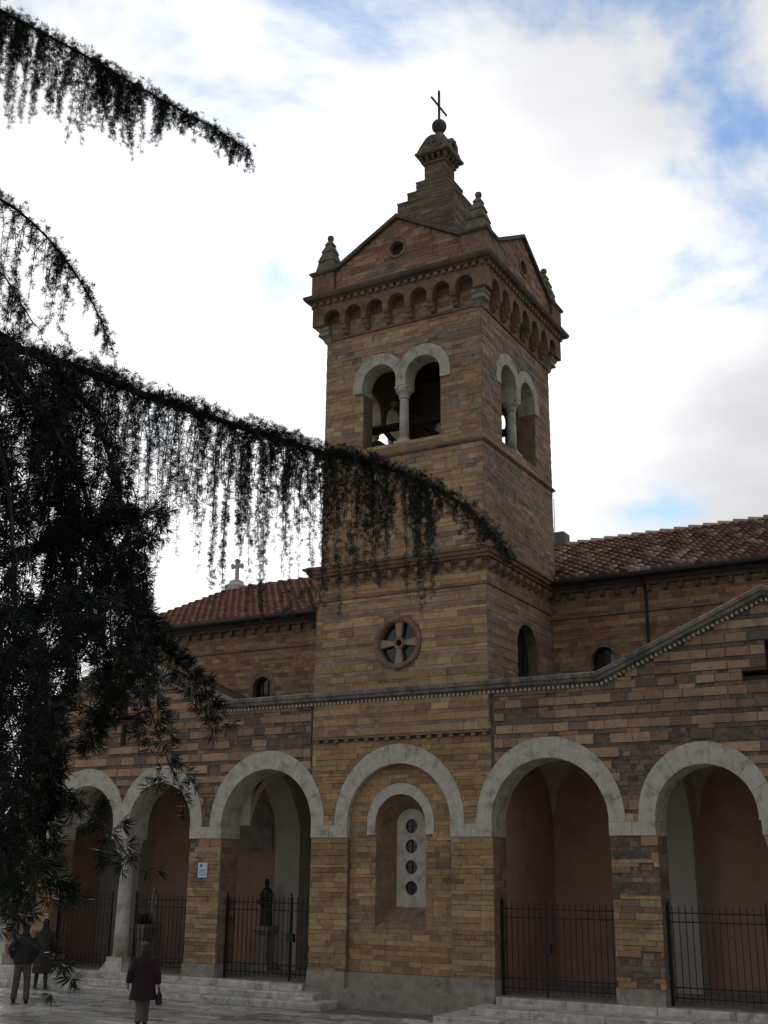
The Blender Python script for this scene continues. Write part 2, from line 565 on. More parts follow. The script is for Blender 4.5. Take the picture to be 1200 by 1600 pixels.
# lower shaft
LOW_Z0, LOW_Z1 = 6.26, 10.5
RC = (2.46, 8.54)
rose_hole = arc(RC[0], RC[1], 0.60, 0, 2 * PI, 32)[:-1]
swin = [(1.80, 7.2)] + [(1.80, 8.52)] + arc(2.50, 8.52, .70, PI, 0, 14)[1:-1] + [(3.20, 8.52), (3.20, 7.2)]
wl_ = MB()
wl_.slab(face(0), [(0, LOW_Z0), (W, LOW_Z0), (W, LOW_Z1), (0, LOW_Z1)], [rose_hole], 0, -.5)
wl_.slab(face(1), [(.5, LOW_Z0), (W - .5, LOW_Z0), (W - .5, LOW_Z1), (.5, LOW_Z1)], [swin], 0, -.5)
wl_.slab(face(3), [(.5, LOW_Z0), (W - .5, LOW_Z0), (W - .5, LOW_Z1), (.5, LOW_Z1)], [], 0, -.5)
wl_.slab(face(2), [(0, LOW_Z0), (W, LOW_Z0), (W, LOW_Z1), (0, LOW_Z1)], [], 0, -.5)
lower = wl_.build('lower_wall', 'mortar', tower)
# the shaft goes on down inside the portico, plastered
MB().box((0.0, .82, 0.2), (W, W, LOW_Z0 - .004)).build('shaft_base', 'pink_plaster', tower)
MB().box((.5, .5, 10.51), (W - .5, W - .5, 10.6)).build('shaft_floor', 'oak', tower)

# bricks of the tower
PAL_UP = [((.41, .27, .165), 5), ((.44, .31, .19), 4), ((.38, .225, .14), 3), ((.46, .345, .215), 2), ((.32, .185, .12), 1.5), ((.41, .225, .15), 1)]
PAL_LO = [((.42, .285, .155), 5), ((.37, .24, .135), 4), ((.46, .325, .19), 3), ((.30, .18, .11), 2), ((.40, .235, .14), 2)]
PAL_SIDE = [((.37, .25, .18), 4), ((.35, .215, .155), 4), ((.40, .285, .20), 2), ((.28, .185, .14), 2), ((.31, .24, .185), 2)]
GREY = (.26, .215, .175)
def col_up(seed, pal):
    def f(u, z):
        c = pick(pal)
        g = pn(u, z, .75, seed)
        if g > .30 and random.random() < .8:
            k = random.uniform(.75, 1.2)
            return tuple(.25 * c[i] + .75 * GREY[i] * k for i in range(3))
        w = 1 + .25 * pn(u, z, .4, seed + 5)
        return tuple(x * w for x in c)
    return f
def col_lo(seed, pal):
    def f(u, z):
        c = pick(pal)
        w = 1 + .22 * pn(u, z, .5, seed)
        return tuple(x * w for x in c)
    return f
def in_arch(u, z, u0, hw, zb, zc, R):
    if z < zb: return False
    if z < zc: return abs(u - u0) < hw
    return (u - u0) ** 2 + (z - zc) ** 2 < R * R
def ok_up(u, z):
    if in_arch(u, z, B1, BR, 13.95, 15.6, 0) or in_arch(u, z, B2, BR, 13.95, 15.6, 0): return False
    if 13.95 <= z < 15.6 and B1 - BR < u < B2 + BR: return False
    if z >= 15.55:
        for c in (B1, B2):
            if abs(u - c) < BR + .24 and z < BZC: return False
            if (u - c) ** 2 + (z - BZC) ** 2 < (BR + .24) ** 2: return False
        if 2.2 < u < 2.7 and z < 16.1: return False
    if 13.57 < z < 13.69: return False
    if 1.92 < u < 2.10 and 12.42 < z < 12.72: return False
    return True
fu = Field()
for k in (0, 1):
    M = face(k, IN)
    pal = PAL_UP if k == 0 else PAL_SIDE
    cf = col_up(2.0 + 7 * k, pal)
    z = UP_Z0 + .0
    def run(za, zb):
        global z
        z = za
        n = round((zb - za) / .128)
        hs = [random.choice((.105, .12, .135, .15)) for _ in range(n)]
        s_ = (zb - za) / sum(hs)
        for h in hs:
            h *= s_
            fu.course(M, IN + .0, W - IN - .0, z, z + h, ok_up, (.24, .46), cf, (.004, .020), joint=.007)
            z += h
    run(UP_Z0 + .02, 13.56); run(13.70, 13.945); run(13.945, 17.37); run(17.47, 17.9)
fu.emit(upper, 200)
MB().mbox(face(0, IN), 1.94, 2.08, 12.46, 12.69, .003, -.02).build('putlog_shade', 'void_shade', tower)  # solid block on the mortar, the hole's shade painted as near-black
fl = Field()
def ok_lo0(u, z):
    return (u - RC[0]) ** 2 + (z - RC[1]) ** 2 > .655 ** 2 and not 9.79 < z < 9.87
def ok_lo1(u, z):
    return u < 4.24 and not in_arch(u, z, 2.5, .70, 7.2, 8.52, .70) and not 9.79 < z < 9.87
for k in (0, 1):
    M = face(k)
    for za, zb in ((6.28, 7.10), (7.36, 9.785), (9.875, 10.26)):
        z = za
        i = 0
        hs = []
        while z < zb - .02:
            thin = (i % 2 == 1) or random.random() < .12
            h = random.uniform(.075, .10) if thin else random.uniform(.145, .185)
            if zb - z - h < .06: h = zb - z
            if za == 9.875: thin, h = False, .128
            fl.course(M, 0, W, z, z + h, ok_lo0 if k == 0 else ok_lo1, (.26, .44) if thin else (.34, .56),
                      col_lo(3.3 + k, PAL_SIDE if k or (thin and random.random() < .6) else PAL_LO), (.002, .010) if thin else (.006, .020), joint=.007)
            z += h
            i += 1
fl.emit(lower, 100)

# strings and cornices of the tower
def ring_part(name, x, prof, m='terracotta', parent=tower):
    return MB().ring(x, W - x, x, W - x, prof).build(name, m, parent)
ring_part('string_course', 0.0, [(-.02, 9.79), (.045, 9.80), (.045, 9.84), (.02, 9.87), (-.02, 9.87)])
ring_part('lower_cornice', 0.0, [(-.05, 10.47), (.13, 10.47), (.14, 10.53), (.21, 10.55), (.23, 10.62), (.29, 10.64), (.30, 10.71), (.02, 10.79), (-.06, 10.80)])
for k in range(2):
    M = face(k)
    mb = MB()
    for i in range(62):                                   # fine dog-tooth under the cornice
        u = -.02 + (W + .04) * (i + .5) / 62
        mb.mbox(M, u - .022, u + .022, 10.40, 10.468, -.02, .075)
    mb.build('dentil_band', 'terracotta', tower, kind='stuff')
    for i in range(12):
        u = .16 + (W - .32) * i / 11
        if k == 1 and u > 4.2: continue
        vs = [M(u + s * .085, z, d) for s in (-1, 1) for d, z in ((-.02, 10.19), (.07, 10.20), (.16, 10.28), (.16, 10.395), (-.02, 10.395))]
        fs = [(0, 1, 2, 3, 4), (9, 8, 7, 6, 5)] + [(i_, 5 + i_, 5 + (i_ + 1) % 5, (i_ + 1) % 5) for i_ in range(5)]
        MB().add(vs, fs).build('modillion', 'terracotta', tower)
ring_part('sill_string', IN, [(-.02, 13.57), (.04, 13.575), (.055, 13.60), (.085, 13.61), (.085, 13.65), (.02, 13.69), (-.02, 13.69)])
ring_part('upper_string', IN, [(-.02, 17.375), (.05, 17.385), (.06, 17.43), (.03, 17.46), (-.02, 17.465)])

# twin openings: stone rings, colonnettes, sills
for k in range(4):
    M = face(k, IN)
    for c, lo, hi in ((B1, -9, 2.459), (B2, 2.461, 99)):
        voussoirs(tower, M, c, BZC, BR, BR + .30, .03, 15.585 if k < 2 else 15.585, .035, -.50, 5, 'travertine', lo, hi)
    if k < 2:
        MB().mbox(M, 2.28, 2.64, 15.50, 15.583, .02, -.45).build('impost_block', 'travertine', tower)
    c = M(2.46, 0, -.20)
    cap = MB()
    cap.lathe((c[0], c[1], 0), [(.125, 15.24), (.15, 15.26), (.15, 15.29), (.13, 15.31), (.16, 15.37), (.22, 15.44), (.235, 15.498)], 16)
    MB().lathe((c[0], c[1], 0), [(.13, 14.10), (.127, 14.6), (.115, 15.245)], 16).build('column_shaft', 'travertine', tower, smooth=True)
    cap.build('column_capital', 'travertine', tower)
    bs = MB().lathe((c[0], c[1], 0), [(.19, 14.0), (.19, 14.04), (.16, 14.07), (.17, 14.09), (.13, 14.12)], 16)
    bs.box((c[0] - .21, c[1] - .21, 13.93), (c[0] + .21, c[1] + .21, 14.0))
    bs.build('column_base', 'travertine', tower)
# belfry: beams and bells
for yb in (1.5, 3.35):
    MB().tube([(.5, yb, 15.05), (W - .5, yb, 15.05)], .12, 8).build('beam', 'oak', tower)
MB().tube([(2.0, .5, 15.28), (2.0, W - .5, 15.28)], .10, 8).build('beam', 'oak', tower)
for yb in (1.5, 3.35):
    MB().tube([(1.15, yb, 15.0), (2.3, yb, 13.65)], .08, 6).build('strut', 'oak', tower)
    MB().tube([(3.75, yb, 15.0), (2.7, yb, 13.65)], .08, 6).build('strut', 'oak', tower)
for bx, by, s in ((3.05, 2.2, 1.0), (1.75, 3.2, .8)):
    MB().lathe((bx, by, 14.95 - .95 * s), [(.52 * s, 0), (.50 * s, .04 * s), (.43 * s, .16 * s), (.36 * s, .38 * s), (.32 * s, .62 * s), (.26 * s, .74 * s), (.10 * s, .80 * s), (.07 * s, .95 * s)], 20).build('bell', 'bronze', tower, smooth=True)
MB().box((.62, .62, 13.6), (1.5, 4.3, 14.35)).build('bell_frame', 'oak', tower)

# corbel table
CP = 0.25
NARC = 7
for k in range(4):
    M = face(k)
    a, b = (-CP, W + CP) if k % 2 == 0 else (0.06, W - .06)
    pitch = (W - .10) / NARC
    pts = []
    for i in range(NARC):
        c = .05 + pitch * (i + .5)
        pts += arc(c, 17.96, pitch / 2 - .085, PI, 0, 10)
        if i == 0: pts[0:0] = [(c - pitch / 2 + .085, 17.80)]
        pts += [(c + pitch / 2 - .085, 17.80)]
        if i < NARC - 1: pts += [(c + pitch / 2 + .085, 17.80)]
    if k % 2 == 0:
        loop = [(a, 17.80)] + pts + [(b, 17.80), (b, 18.50), (a, 18.50)]
    else:
        pts = [p for p in pts if a < p[0] < b]
        loop = [(a, pts[0][1])] + pts + [(b, pts[-1][1]), (b, 18.50), (a, 18.50)]
    MB().slab(M, loop, [], CP, -.06).build('corbel_arcade', 'brick_band' if 'brick_band' in MATS else 'terracotta', tower)
    for i in range(NARC - 1):
        c = .05 + pitch * (i + 1)
        prof = [(-.03, 17.47), (.07, 17.50), (.09, 17.58), (.16, 17.61), (.19, 17.70), (CP - .01, 17.73), (CP - .01, 17.797), (-.03, 17.797)]
        vs = [M(c + s * .075, z, d) for s in (-1, 1) for d, z in prof]
        n = len(prof)
        MB().add(vs, [tuple(range(n)), tuple(range(2 * n - 1, n - 1, -1))] + [(i_, n + i_, n + (i_ + 1) % n, (i_ + 1) % n) for i_ in range(n)]).build('corbel', 'terracotta', tower)
    mb = None
    for i in range(24):
        u = -CP - .02 + (W + 2 * CP + .04) * (i + .5) / 24
        MB().mbox(M, u - .062, u + .062, 18.40, 18.497, CP - .02, CP + .075).build('dentil', 'terracotta', tower)
for cx, cy, sx, sy in ((IN, IN, -1, -1), (W - IN, IN, 1, -1), (W - IN, W - IN, 1, 1), (IN, W - IN, -1, 1)):
    prof = [(0.0, 17.30), (.06, 17.36), (.10, 17.50), (.20, 17.54), (.17, 17.66), (.22, 17.70), (.22, 17.795)]
    vs, fs = [], []
    for d, z in prof:
        vs += [(cx + sx * d, cy + sy * d, z), (cx + sx * d, cy - sy * .16, z), (cx - sx * .16, cy - sy * .16, z), (cx - sx * .16, cy + sy * d, z)]
    for i in range(len(prof) - 1):
        fs += [(i * 4 + q, i * 4 + (q + 1) % 4, i * 4 + 4 + (q + 1) % 4, i * 4 + 4 + q) for q in range(4)]
    fs += [(0, 1, 2, 3), tuple(len(prof) * 4 - 4 + q for q in range(4))]
    MB().add(vs, fs).build('corner_bracket', 'plinth_stone', tower)
MB().ring(0, W, 0, W, [(-.10, 18.50), (CP + .06, 18.503), (CP + .08, 18.55), (.42, 18.57), (.46, 18.63), (.47, 18.69), (.44, 18.72), (.1, 18.82), (-.10, 18.82)]).build('upper_cornice', 'dark_cornice', tower)

# pediments, pedestals, pinnacles
fp = Field()
ped_parts = []
for k in range(4):
    M = face(k)
    occ = arc(2.46, 19.62, .235, 0, 2 * PI, 24)[:-1]
    out = [(.46, 18.80), (W - .46, 18.80), (W - .46, 19.40), (2.46, 20.56), (.46, 19.40)]
    p = MB().slab(M, out, [occ], .19, -.16).build('pediment', 'mortar', tower)
    ped_parts.append(p)
    MB().slab(M, [(.40, 19.47 - .08), (2.46, 20.60 - .02), (W - .40, 19.39), (W - .40, 19.50), (2.46, 20.70), (.40, 19.50)], [], .29, -.22).build('coping', 'dark_cornice', tower)
    if k < 2:
        voussoirs(tower, M, 2.46, 19.62, .215, .285, 0, 19.62, .225, .05, 5, 'terracotta', name='oculus_ring')
        MB().slab(M, arc(2.46, 19.62, .285, PI, 2 * PI, 10) + arc(2.46, 19.62, .215, 2 * PI, PI, 10), [], .225, .05).build('oculus_ring', 'terracotta', tower)
        def ok_p(u, z):
            return .46 < u < W - .46 and z < 19.40 + (20.56 - 19.40) * (1 - abs(u - 2.46) / 2.0) - .0 and (u - 2.46) ** 2 + (z - 19.62) ** 2 > .26 ** 2
        z = 18.83
        while z < 20.5:
            h = random.choice((.11, .125, .14))
            Mi = face(k)
            fp.course(lambda u, z_, d, Mi=Mi: Mi(u, z_, d + .19), .46, W - .46, z, z + h, ok_p, (.24, .44), col_up(8 + k, [((.34, .185, .125), 4), ((.40, .25, .16), 3), ((.28, .145, .10), 3)]), (.004, .018), joint=.007)
            z += h
    MB().slab(M, arc(2.46, 19.62, .26, 0, 2 * PI, 20)[:-1], [], -.10, -.14).build('oculus_back', 'void_shade', tower)
fp.emit(ped_parts[0], 60)
for cx, cy in ((.08, .08), (W - .08, .08), (W - .08, W - .08), (.08, W - .08)):
    pd = MB().frustum((cx, cy), [(.365, 18.78), (.365, 19.40)]).build('pedestal', 'terracotta', tower)
    MB().frustum((cx, cy), [(.385, 19.401), (.43, 19.44), (.43, 19.50), (.30, 19.55)]).build('pedestal_cap', 'dark_cornice', pd)
    pin = MB()
    s = []
    z = 19.55
    for w0, w1, h in ((.30, .235, .36), (.255, .165, .32), (.19, .10, .26), (.125, .05, .17)):
        s += [(w0, z), (w0, z + .03), (w1, z + h)]
        z += h
    pin.frustum((cx, cy), s)
    pr_ = pin.build('pinnacle', 'lichen_stone', tower)
    MB().lathe((cx, cy, z), [(.04, -.02), (.085, .03), (.10, .09), (.085, .15), (.03, .185)], 12).build('finial_ball', 'lichen_stone', pr_, smooth=True)
# roof behind the pediments and stepped spire
rf = MB()
H0, H1 = 19.38, 20.50
rf.add([(.0, .0, H0), (W, .0, H0), (2.46, .0, H1), (.0, W, H0), (W, W, H0), (2.46, W, H1)], [(0, 1, 2), (3, 5, 4), (0, 2, 5, 3), (1, 4, 5, 2), (0, 3, 4, 1)])
rf.add([(.001, .001, H0 - .002), (.001, W - .001, H0 - .002), (.001, 2.46, H1 - .003), (W - .001, .001, H0 - .002), (W - .001, W - .001, H0 - .002), (W - .001, 2.46, H1 - .003)],
       [(0, 1, 2), (3, 5, 4), (0, 2, 5, 3), (1, 4, 5, 2)])
rf.build('belfry_roof', 'roof_bed', tower)
C2 = (2.46, 2.46)
steps = [(.95, 19.6, 22.28), (.73, 22.281, 22.70), (.535, 22.701, 23.14), (.345, 23.141, 23.78)]
fs_ = Field()
for i, (h, z0, z1) in enumerate(steps):
    st = MB().frustum(C2, [(h - .012, z0), (h - .012, z1)]).build('spire_step', 'mortar', tower)
    if i == 0: first_step = st
    for k in (0, 1):
        Ms = (lambda u, z_, d, h=h: (u, 2.46 - h + .012 - d, z_)) if k == 0 else (lambda u, z_, d, h=h: (2.46 + h - .012 + d, u, z_))
        z = max(z0, 20.4)
        while z < z1 - .03:
            hh = min(.115, z1 - z)
            if z1 - z - hh < .05: hh = z1 - z
            fs_.course(Ms, 2.46 - h, 2.46 + h, z, z + hh, lambda u, z_: True, (.22, .36), lambda u, z_: pick([((.20, .155, .115), 4), ((.17, .125, .09), 3), ((.24, .185, .135), 2), ((.13, .11, .085), 2)]), (.004, .018), joint=.007)
            z += hh
    MB().frustum(C2, [(h + .01, z1 - .05), (h + .012, z1 + .0005)]).build('step_edge', 'lichen_stone', st) if i < 3 else None
fs_.emit(first_step, 60)
capm = MB()
capm.frustum(C2, [(.36, 23.781), (.40, 23.80), (.40, 23.84), (.38, 23.85)])
capm.build('cap_neck', 'terracotta', tower)
for k in range(4):
    for i in range(5):
        u = -.40 + .2 * i
        M2 = [lambda u, d, z_: (2.46 + u, 2.46 - d, z_), lambda u, d, z_: (2.46 + d, 2.46 + u, z_), lambda u, d, z_: (2.46 - u, 2.46 + d, z_), lambda u, d, z_: (2.46 - d, 2.46 - u, z_)][k]
        vs = [M2(u + s * .045, d, z_) for s in (-1, 1) for d, z_ in ((.34, 23.86), (.41, 23.88), (.485, 23.97), (.485, 24.03), (.34, 24.03))]
        if k % 2 and abs(i - 2) == 2: continue
        MB().add(vs, [(0, 1, 2, 3, 4), (9, 8, 7, 6, 5)] + [(a, 5 + a, 5 + (a + 1) % 5, (a + 1) % 5) for a in range(5)]).build('cap_bracket', 'lichen_stone', tower)
MB().frustum(C2, [(.335, 23.845), (.335, 24.04)]).build('cap_core', 'terracotta', tower)
capo = MB().frustum(C2, [(.53, 24.041), (.57, 24.08), (.57, 24.15), (.52, 24.20), (.46, 24.40), (.36, 24.66), (.22, 24.88), (.10, 24.98), (.075, 25.06), (.06, 25.10)]).build('spire_cap', 'lichen_stone', tower)
for k in range(4):
    M2 = [lambda u, z_, d: (2.46 + u, 2.46 - d, z_), lambda u, z_, d: (2.46 + d, 2.46 + u, z_), lambda u, z_, d: (2.46 - u, 2.46 + d, z_), lambda u, z_, d: (2.46 - d, 2.46 - u, z_)][k]
    MB().slab(M2, arc(0, 24.37, .30, 0, PI, 14) + [(-.30, 24.20), (.30, 24.20)], [], .54 - .03 * (k % 2), .28).build('acroterion', 'lichen_stone', capo)
    for a, b, c, d_ in ((-.03, .03, 24.27, 24.57), (-.15, -.031, 24.39, 24.45), (.031, .15, 24.39, 24.45)):
        MB().mbox(M2, a, b, c, d_, .53, .575).build('relief_cross', 'lichen_stone', capo)
MB().lathe((2.46, 2.46, 25.30), [(.02, -.235), (.09, -.22), (.17, -.165), (.222, -.085), (.235, 0), (.222, .085), (.17, .165), (.09, .22), (.02, .235)], 20).build('spire_ball', 'dark_cornice', tower, smooth=True)
cr = MB().box((2.43, 2.43, 25.52), (2.49, 2.49, 26.62)).build('spire_cross', 'iron', tower)
MB().box((2.435, 1.93, 26.02), (2.485, 2.428, 26.07)).build('cross_arm', 'iron', cr)
MB().box((2.435, 2.492, 26.02), (2.485, 2.99, 26.07)).build('cross_arm', 'iron', cr)

# rose window
rose = MB()
n = 40
prof = [(.655, .0), (.665, .055), (.61, .075), (.56, .055), (.535, .02), (.535, -.22), (.64, -.22)]
vs, fs = [], []
for i in range(n):
    a = 2 * PI * i / n
    for r, d in prof:
        vs.append((RC[0] + r * math.cos(a), -d, RC[1] + r * math.sin(a)))
m_ = len(prof)
for i in range(n):
    for j in range(m_):
        fs.append((i * m_ + j, i * m_ + (j + 1) % m_, ((i + 1) % n) * m_ + (j + 1) % m_, ((i + 1) % n) * m_ + j))
ro = MB().add(vs, fs).build('rose_window', 'terracotta', tower)
for q in range(4):
    a = PI / 2 * q
    ca, sa = math.cos(a), math.sin(a)
    pts = [(.12, -.045), (.53, -.115), (.53, .115), (.12, .045)]
    MB().slab(lambda u, z_, d, ca=ca, sa=sa: (RC[0] + u * ca - z_ * sa, -d, RC[1] + u * sa + z_ * ca), pts, [], -.04, -.16).build('tracery_spoke', 'spoke_stone', ro)
MB().slab(lambda u, z_, d: (RC[0] + u, -d, RC[1] + z_), arc(0, 0, .15, 0, 2 * PI, 24)[:-1], [arc(0, 0, .085, 0, 2 * PI, 20)[:-1]], -.03, -.165).build('tracery_hub', 'terracotta', ro)
MB().slab(lambda u, z_, d: (RC[0] + u, -d, RC[1] + z_), arc(0, 0, .57, 0, 2 * PI, 28)[:-1], [], -.17, -.19).build('pane', 'glass', ro)
sw = MB().slab(face(1), [(1.78, 7.2), (1.78, 8.52)] + arc(2.5, 8.52, .72, PI, 0, 14)[1:-1] + [(3.22, 8.52), (3.22, 7.2)], [], -.28, -.31).build('side_window', 'glass', tower)
for u in (2.15, 2.5, 2.85):
    MB().mbox(face(1), u - .02, u + .02, 7.2, 9.15, -.25, -.279).build('glazing_bar', 'iron', sw)

# ------------------------------------------------------------------ portico
portico = thing('portico', 'striped brick portico of white stone arches with gabled ends round the tower foot', 'portico', (W / 2, 2, 0))
SP = 4.13                       # top of the impost blocks
R1, R2 = 1.40, 1.08
ARCH = [(-7.60, R2, 4.22), (-4.90, R2, 4.22), (-1.40, R1, 4.16), (6.32, R1, 4.16), (9.84, R2, 4.22), (12.64, R2, 4.22)]
CX = [-6.25, 11.24]             # columns
GX = [-6.42, 11.42]             # gable axes
GH = 3.75
XL, XR = -10.25, 15.25
HOR, PK = 7.22, 8.80            # wall tops: level stretch and gable peak
def top_z(u):
    for c in GX:
        t = abs(u - c)
        if t < GH: return HOR + (PK - HOR) * (1 - t / GH)
    return HOR
def MP(u, z, d):
    return (u, YP - d, z)
BT = -.75
xr_, xl_ = 8.70, -8.68
def notch(u0, r, zc):
    return arc(u0, zc, r + .12, PI, 0, 20)
loop = [(XL, 0.0), (-8.68, 0.0), (-8.68, SP)]
loop += notch(*ARCH[0]) + [(-7.60 + R2 + .12, 3.95), (-4.90 - R2 - .12, 3.95)] + notch(*ARCH[1]) + [(-3.82, SP), (-3.82, 0.0)]
loop += [(-2.80, 0.0), (-2.80, SP)] + notch(*ARCH[2]) + [(0.0, SP), (0.0, 0.0)]
loop += [(1.04, 0.0), (1.04, SP)] + notch(2.46, 1.42, 4.15) + [(3.88, SP), (3.88, 0.0)]
loop += [(4.92, 0.0), (4.92, SP)] + notch(*ARCH[3]) + [(7.72, SP), (7.72, 0.0)]
loop += [(8.74, 0.0), (8.74, SP)] + notch(*ARCH[4]) + [(9.84 + R2 + .12, 3.95), (12.64 - R2 - .12, 3.95)] + notch(*ARCH[5]) + [(13.72, SP), (13.72, 0.0)]
loop += [(XR, 0.0), (XR, HOR), (GX[1] + GH, HOR), (GX[1], PK), (GX[1] - GH, HOR), (GX[0] + GH, HOR), (GX[0], PK), (GX[0] - GH, HOR), (XL, HOR)]
def crossholes(c, z):
    return [(c - .10, z - .75), (c + .10, z - .75), (c + .10, z - .12), (c + .62, z - .12), (c + .62, z + .10), (c + .10, z + .10), (c + .10, z + .72), (c - .10, z + .72), (c - .10, z + .10), (c - .62, z + .10), (c - .62, z - .12), (c - .10, z - .12)]
XZ = 7.12
pw = MB().slab(MP, loop, [crossholes(c, XZ) for c in GX], -.03, BT).build('facade_wall', 'rubble', portico)
for c in GX:
    MB().box((c - .7, YP + .30, XZ - .8), (c + .7, YP + .34, XZ + .8)).build('cross_recess_back', 'void_shade', portico)
# central blind arch
rec_hole = [(2.46 - .69, 1.80), (2.46 + .69, 1.80), (2.46 + .69, 4.16)] + arc(2.46, 4.16, .69, 0, PI, 16)[1:-1] + [(2.46 - .69, 4.16)]
MREC = lambda u, z, d: (u, YP + .13 - d, z)
rec = MB().slab(MREC, [(.98, .3), (3.94, .3), (3.94, 5.75), (.98, 5.75)], [rec_hole], 0, -.22).build('recess_wall', 'mortar', portico)
# splayed reveal of the small window
def win_loop(hw, zb, zc, n=14):
    return [(2.46 - hw, zb), (2.46 + hw, zb), (2.46 + hw, zc)] + arc(2.46, zc, hw, 0, PI, n)[1:-1] + [(2.46 - hw, zc)]
A_, B_ = win_loop(.69, 1.80, 4.16), win_loop(.40, 2.24, 4.14)
nA = len(A_)
vs = [MREC(p[0], p[1], -.01) for p in A_] + [MREC(p[0], p[1], -.55) for p in B_]
MB().add(vs, [(i, (i + 1) % nA, nA + (i + 1) % nA, nA + i) for i in range(nA)]).build('window_reveal', 'reveal', portico)
slit = MB().slab(MREC, win_loop(.42, 2.20, 4.15), [arc(2.46, z, .165, 0, 2 * PI, 20)[:-1] for z in (4.12, 3.64, 3.16, 2.68)], -.55, -.61).build('pierced_slab', 'travertine', portico)
for z in (4.12, 3.64, 3.16, 2.68):
    MB().slab(MREC, arc(2.46, z, .19, 0, 2 * PI, 20)[:-1], [], -.615, -.63).build('round_pane', 'glass', slit)
    MB().mbox(MREC, 2.45, 2.47, z - .165, z + .165, -.59, -.605).build('pane_bar', 'iron', slit)
    MB().mbox(MREC, 2.295, 2.449, z - .01, z + .01, -.59, -.605).build('pane_bar', 'iron', slit)
    MB().mbox(MREC, 2.471, 2.625, z - .01, z + .01, -.59, -.605).build('pane_bar', 'iron', slit)
voussoirs(portico, MREC, 2.46, 4.16, .69, .69 + .23, .03, 3.90, .03, -.10, 6, 'travertine')

# white arches and imposts
for (u0, r, zc) in ARCH:
    lo, hi = -99, 99
    for c in CX:
        if abs(u0 - c) < 2:
            lo, hi = (c + .004, 99) if u0 > c else (-99, c - .004)
    voussoirs(portico, MP, u0, zc, r, r + .37, .10, SP + .002, .035, BT - .05, 9 if r > 1.2 else 7, 'travertine', lo, hi)
voussoirs(portico, MP, 2.46, 4.15, 1.42, 1.42 + .36, .11, SP + .002, .035, -.135, 7, 'travertine')
JAMBS = (-8.68, -3.82, -2.80, 0.0, 1.04, 3.88, 4.92, 7.72, 8.74, 13.72)
def impost(a, b, depth=BT - .05):
    e = .006
    MB().mbox(MP, a - e if a in JAMBS else a, b + e if b in JAMBS else b, 3.84, SP, .034, depth).build('impost_block', 'travertine', portico)
for a, b in ((-9.05, -8.68), (-3.82, -3.315), (-3.305, -2.80), (7.72, 8.225), (8.235, 8.74), (13.72, 14.09)):
    impost(a, b)
for a, b in ((0.0, .515), (.525, 1.04), (3.88, 4.395), (4.405, 4.92)):
    impost(a, b, -.13 if .3 < a < 4.4 else BT - .05)
def column(c):
    x, y = c, YP + .38
    impost(c - .275, c + .275)
    cap = MB().frustum((x, y), [(.185, 3.42), (.20, 3.48), (.275, 3.80), (.29, 3.838)])
    cap.build('column_capital', 'travertine', portico)
    MB().lathe((x, y, 0), [(.225, .80), (.215, 1.6), (.185, 3.40), (.20, 3.419)], 20).build('column_shaft', 'travertine', portico, smooth=True)
    MB().frustum((x, y), [(.40, FLOOR + .002), (.36, FLOOR + .06), (.27, FLOOR + .24), (.27, .799)]).build('column_base', 'travertine', portico)
for c in CX: column(c)

# plinths
def plinth(a, b, z0=0.18, z1=.77, back=BT - .02):
    n = max(1, round((b - a) / 1.1))
    for i in range(n):
        MB().mbox(MP, a + (b - a) * i / n + .003, a + (b - a) * (i + 1) / n - .003, z0, z1, .03 + random.uniform(0, .006), back).build('plinth_block', 'plinth_stone', portico)
plinth(XL - .02, -8.665); plinth(-3.835, -2.785); plinth(7.705, 8.755); plinth(13.705, XR + .02)
plinth(-.015, 1.045, .40, .78); plinth(3.875, 4.935, .40, .78)
MB().mbox(MREC, 1.048, 3.872, .40, .775, .045, -.1).build('plinth_block', 'plinth_stone', portico)
for i in range(3):
    MB().mbox(MP, -.04 + 1.66 * i + .003, -.04 + 1.66 * (i + 1) - .003, -.05, .398, .11, -.05).build('plinth_block', 'plinth_stone', portico)

# brickwork of the portico
PAL_W = [((.395, .26, .17), 5), ((.37, .235, .15), 4), ((.415, .285, .185), 2), ((.345, .21, .14), 3), ((.28, .175, .12), 1)]
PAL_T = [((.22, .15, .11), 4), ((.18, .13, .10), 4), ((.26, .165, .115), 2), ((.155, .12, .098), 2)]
PAL_C = [((.19, .14, .108), 4), ((.155, .12, .095), 4), ((.24, .165, .12), 2), ((.13, .108, .09), 2), ((.21, .18, .15), 1)]
PAL_B = [((.38, .25, .135), 5), ((.35, .22, .12), 4), ((.41, .285, .16), 3), ((.34, .19, .11), 2), ((.27, .17, .105), 2)]
PATCH = [(8.45, 5.35, .62, .75), (8.6, 4.9, .35, .6), (8.0, 3.55, .75, .28), (8.45, 3.0, .32, .40), (7.95, 2.75, .22, .42), (8.25, 1.15, .7, .32), (-3.35, 5.55, .35, .22), (-3.25, 4.6, .20, .5), (-3.70, 3.6, .16, .18),
         (-.9, 6.30, .8, .11), (5.9, 6.62, .9, .14), (9.3, 6.0, .5, .28), (11.2, 5.9, 1.2, .22), (-2.4, 6.2, .6, .10), (-6.4, 6.15, .6, .10), (10.9, 6.35, .5, .2)]
def gone(u, z):
    w = .55 * pn(u, z, 1.6, 9.1)
    for a, b, ra, rb in PATCH:
        if ((u - a) / ra) ** 2 + ((z - b) / rb) ** 2 < .75 + w * 1.3: return True
    if 0 < u < W: return False
    return pn(u, z, .9, 21.0) > .78
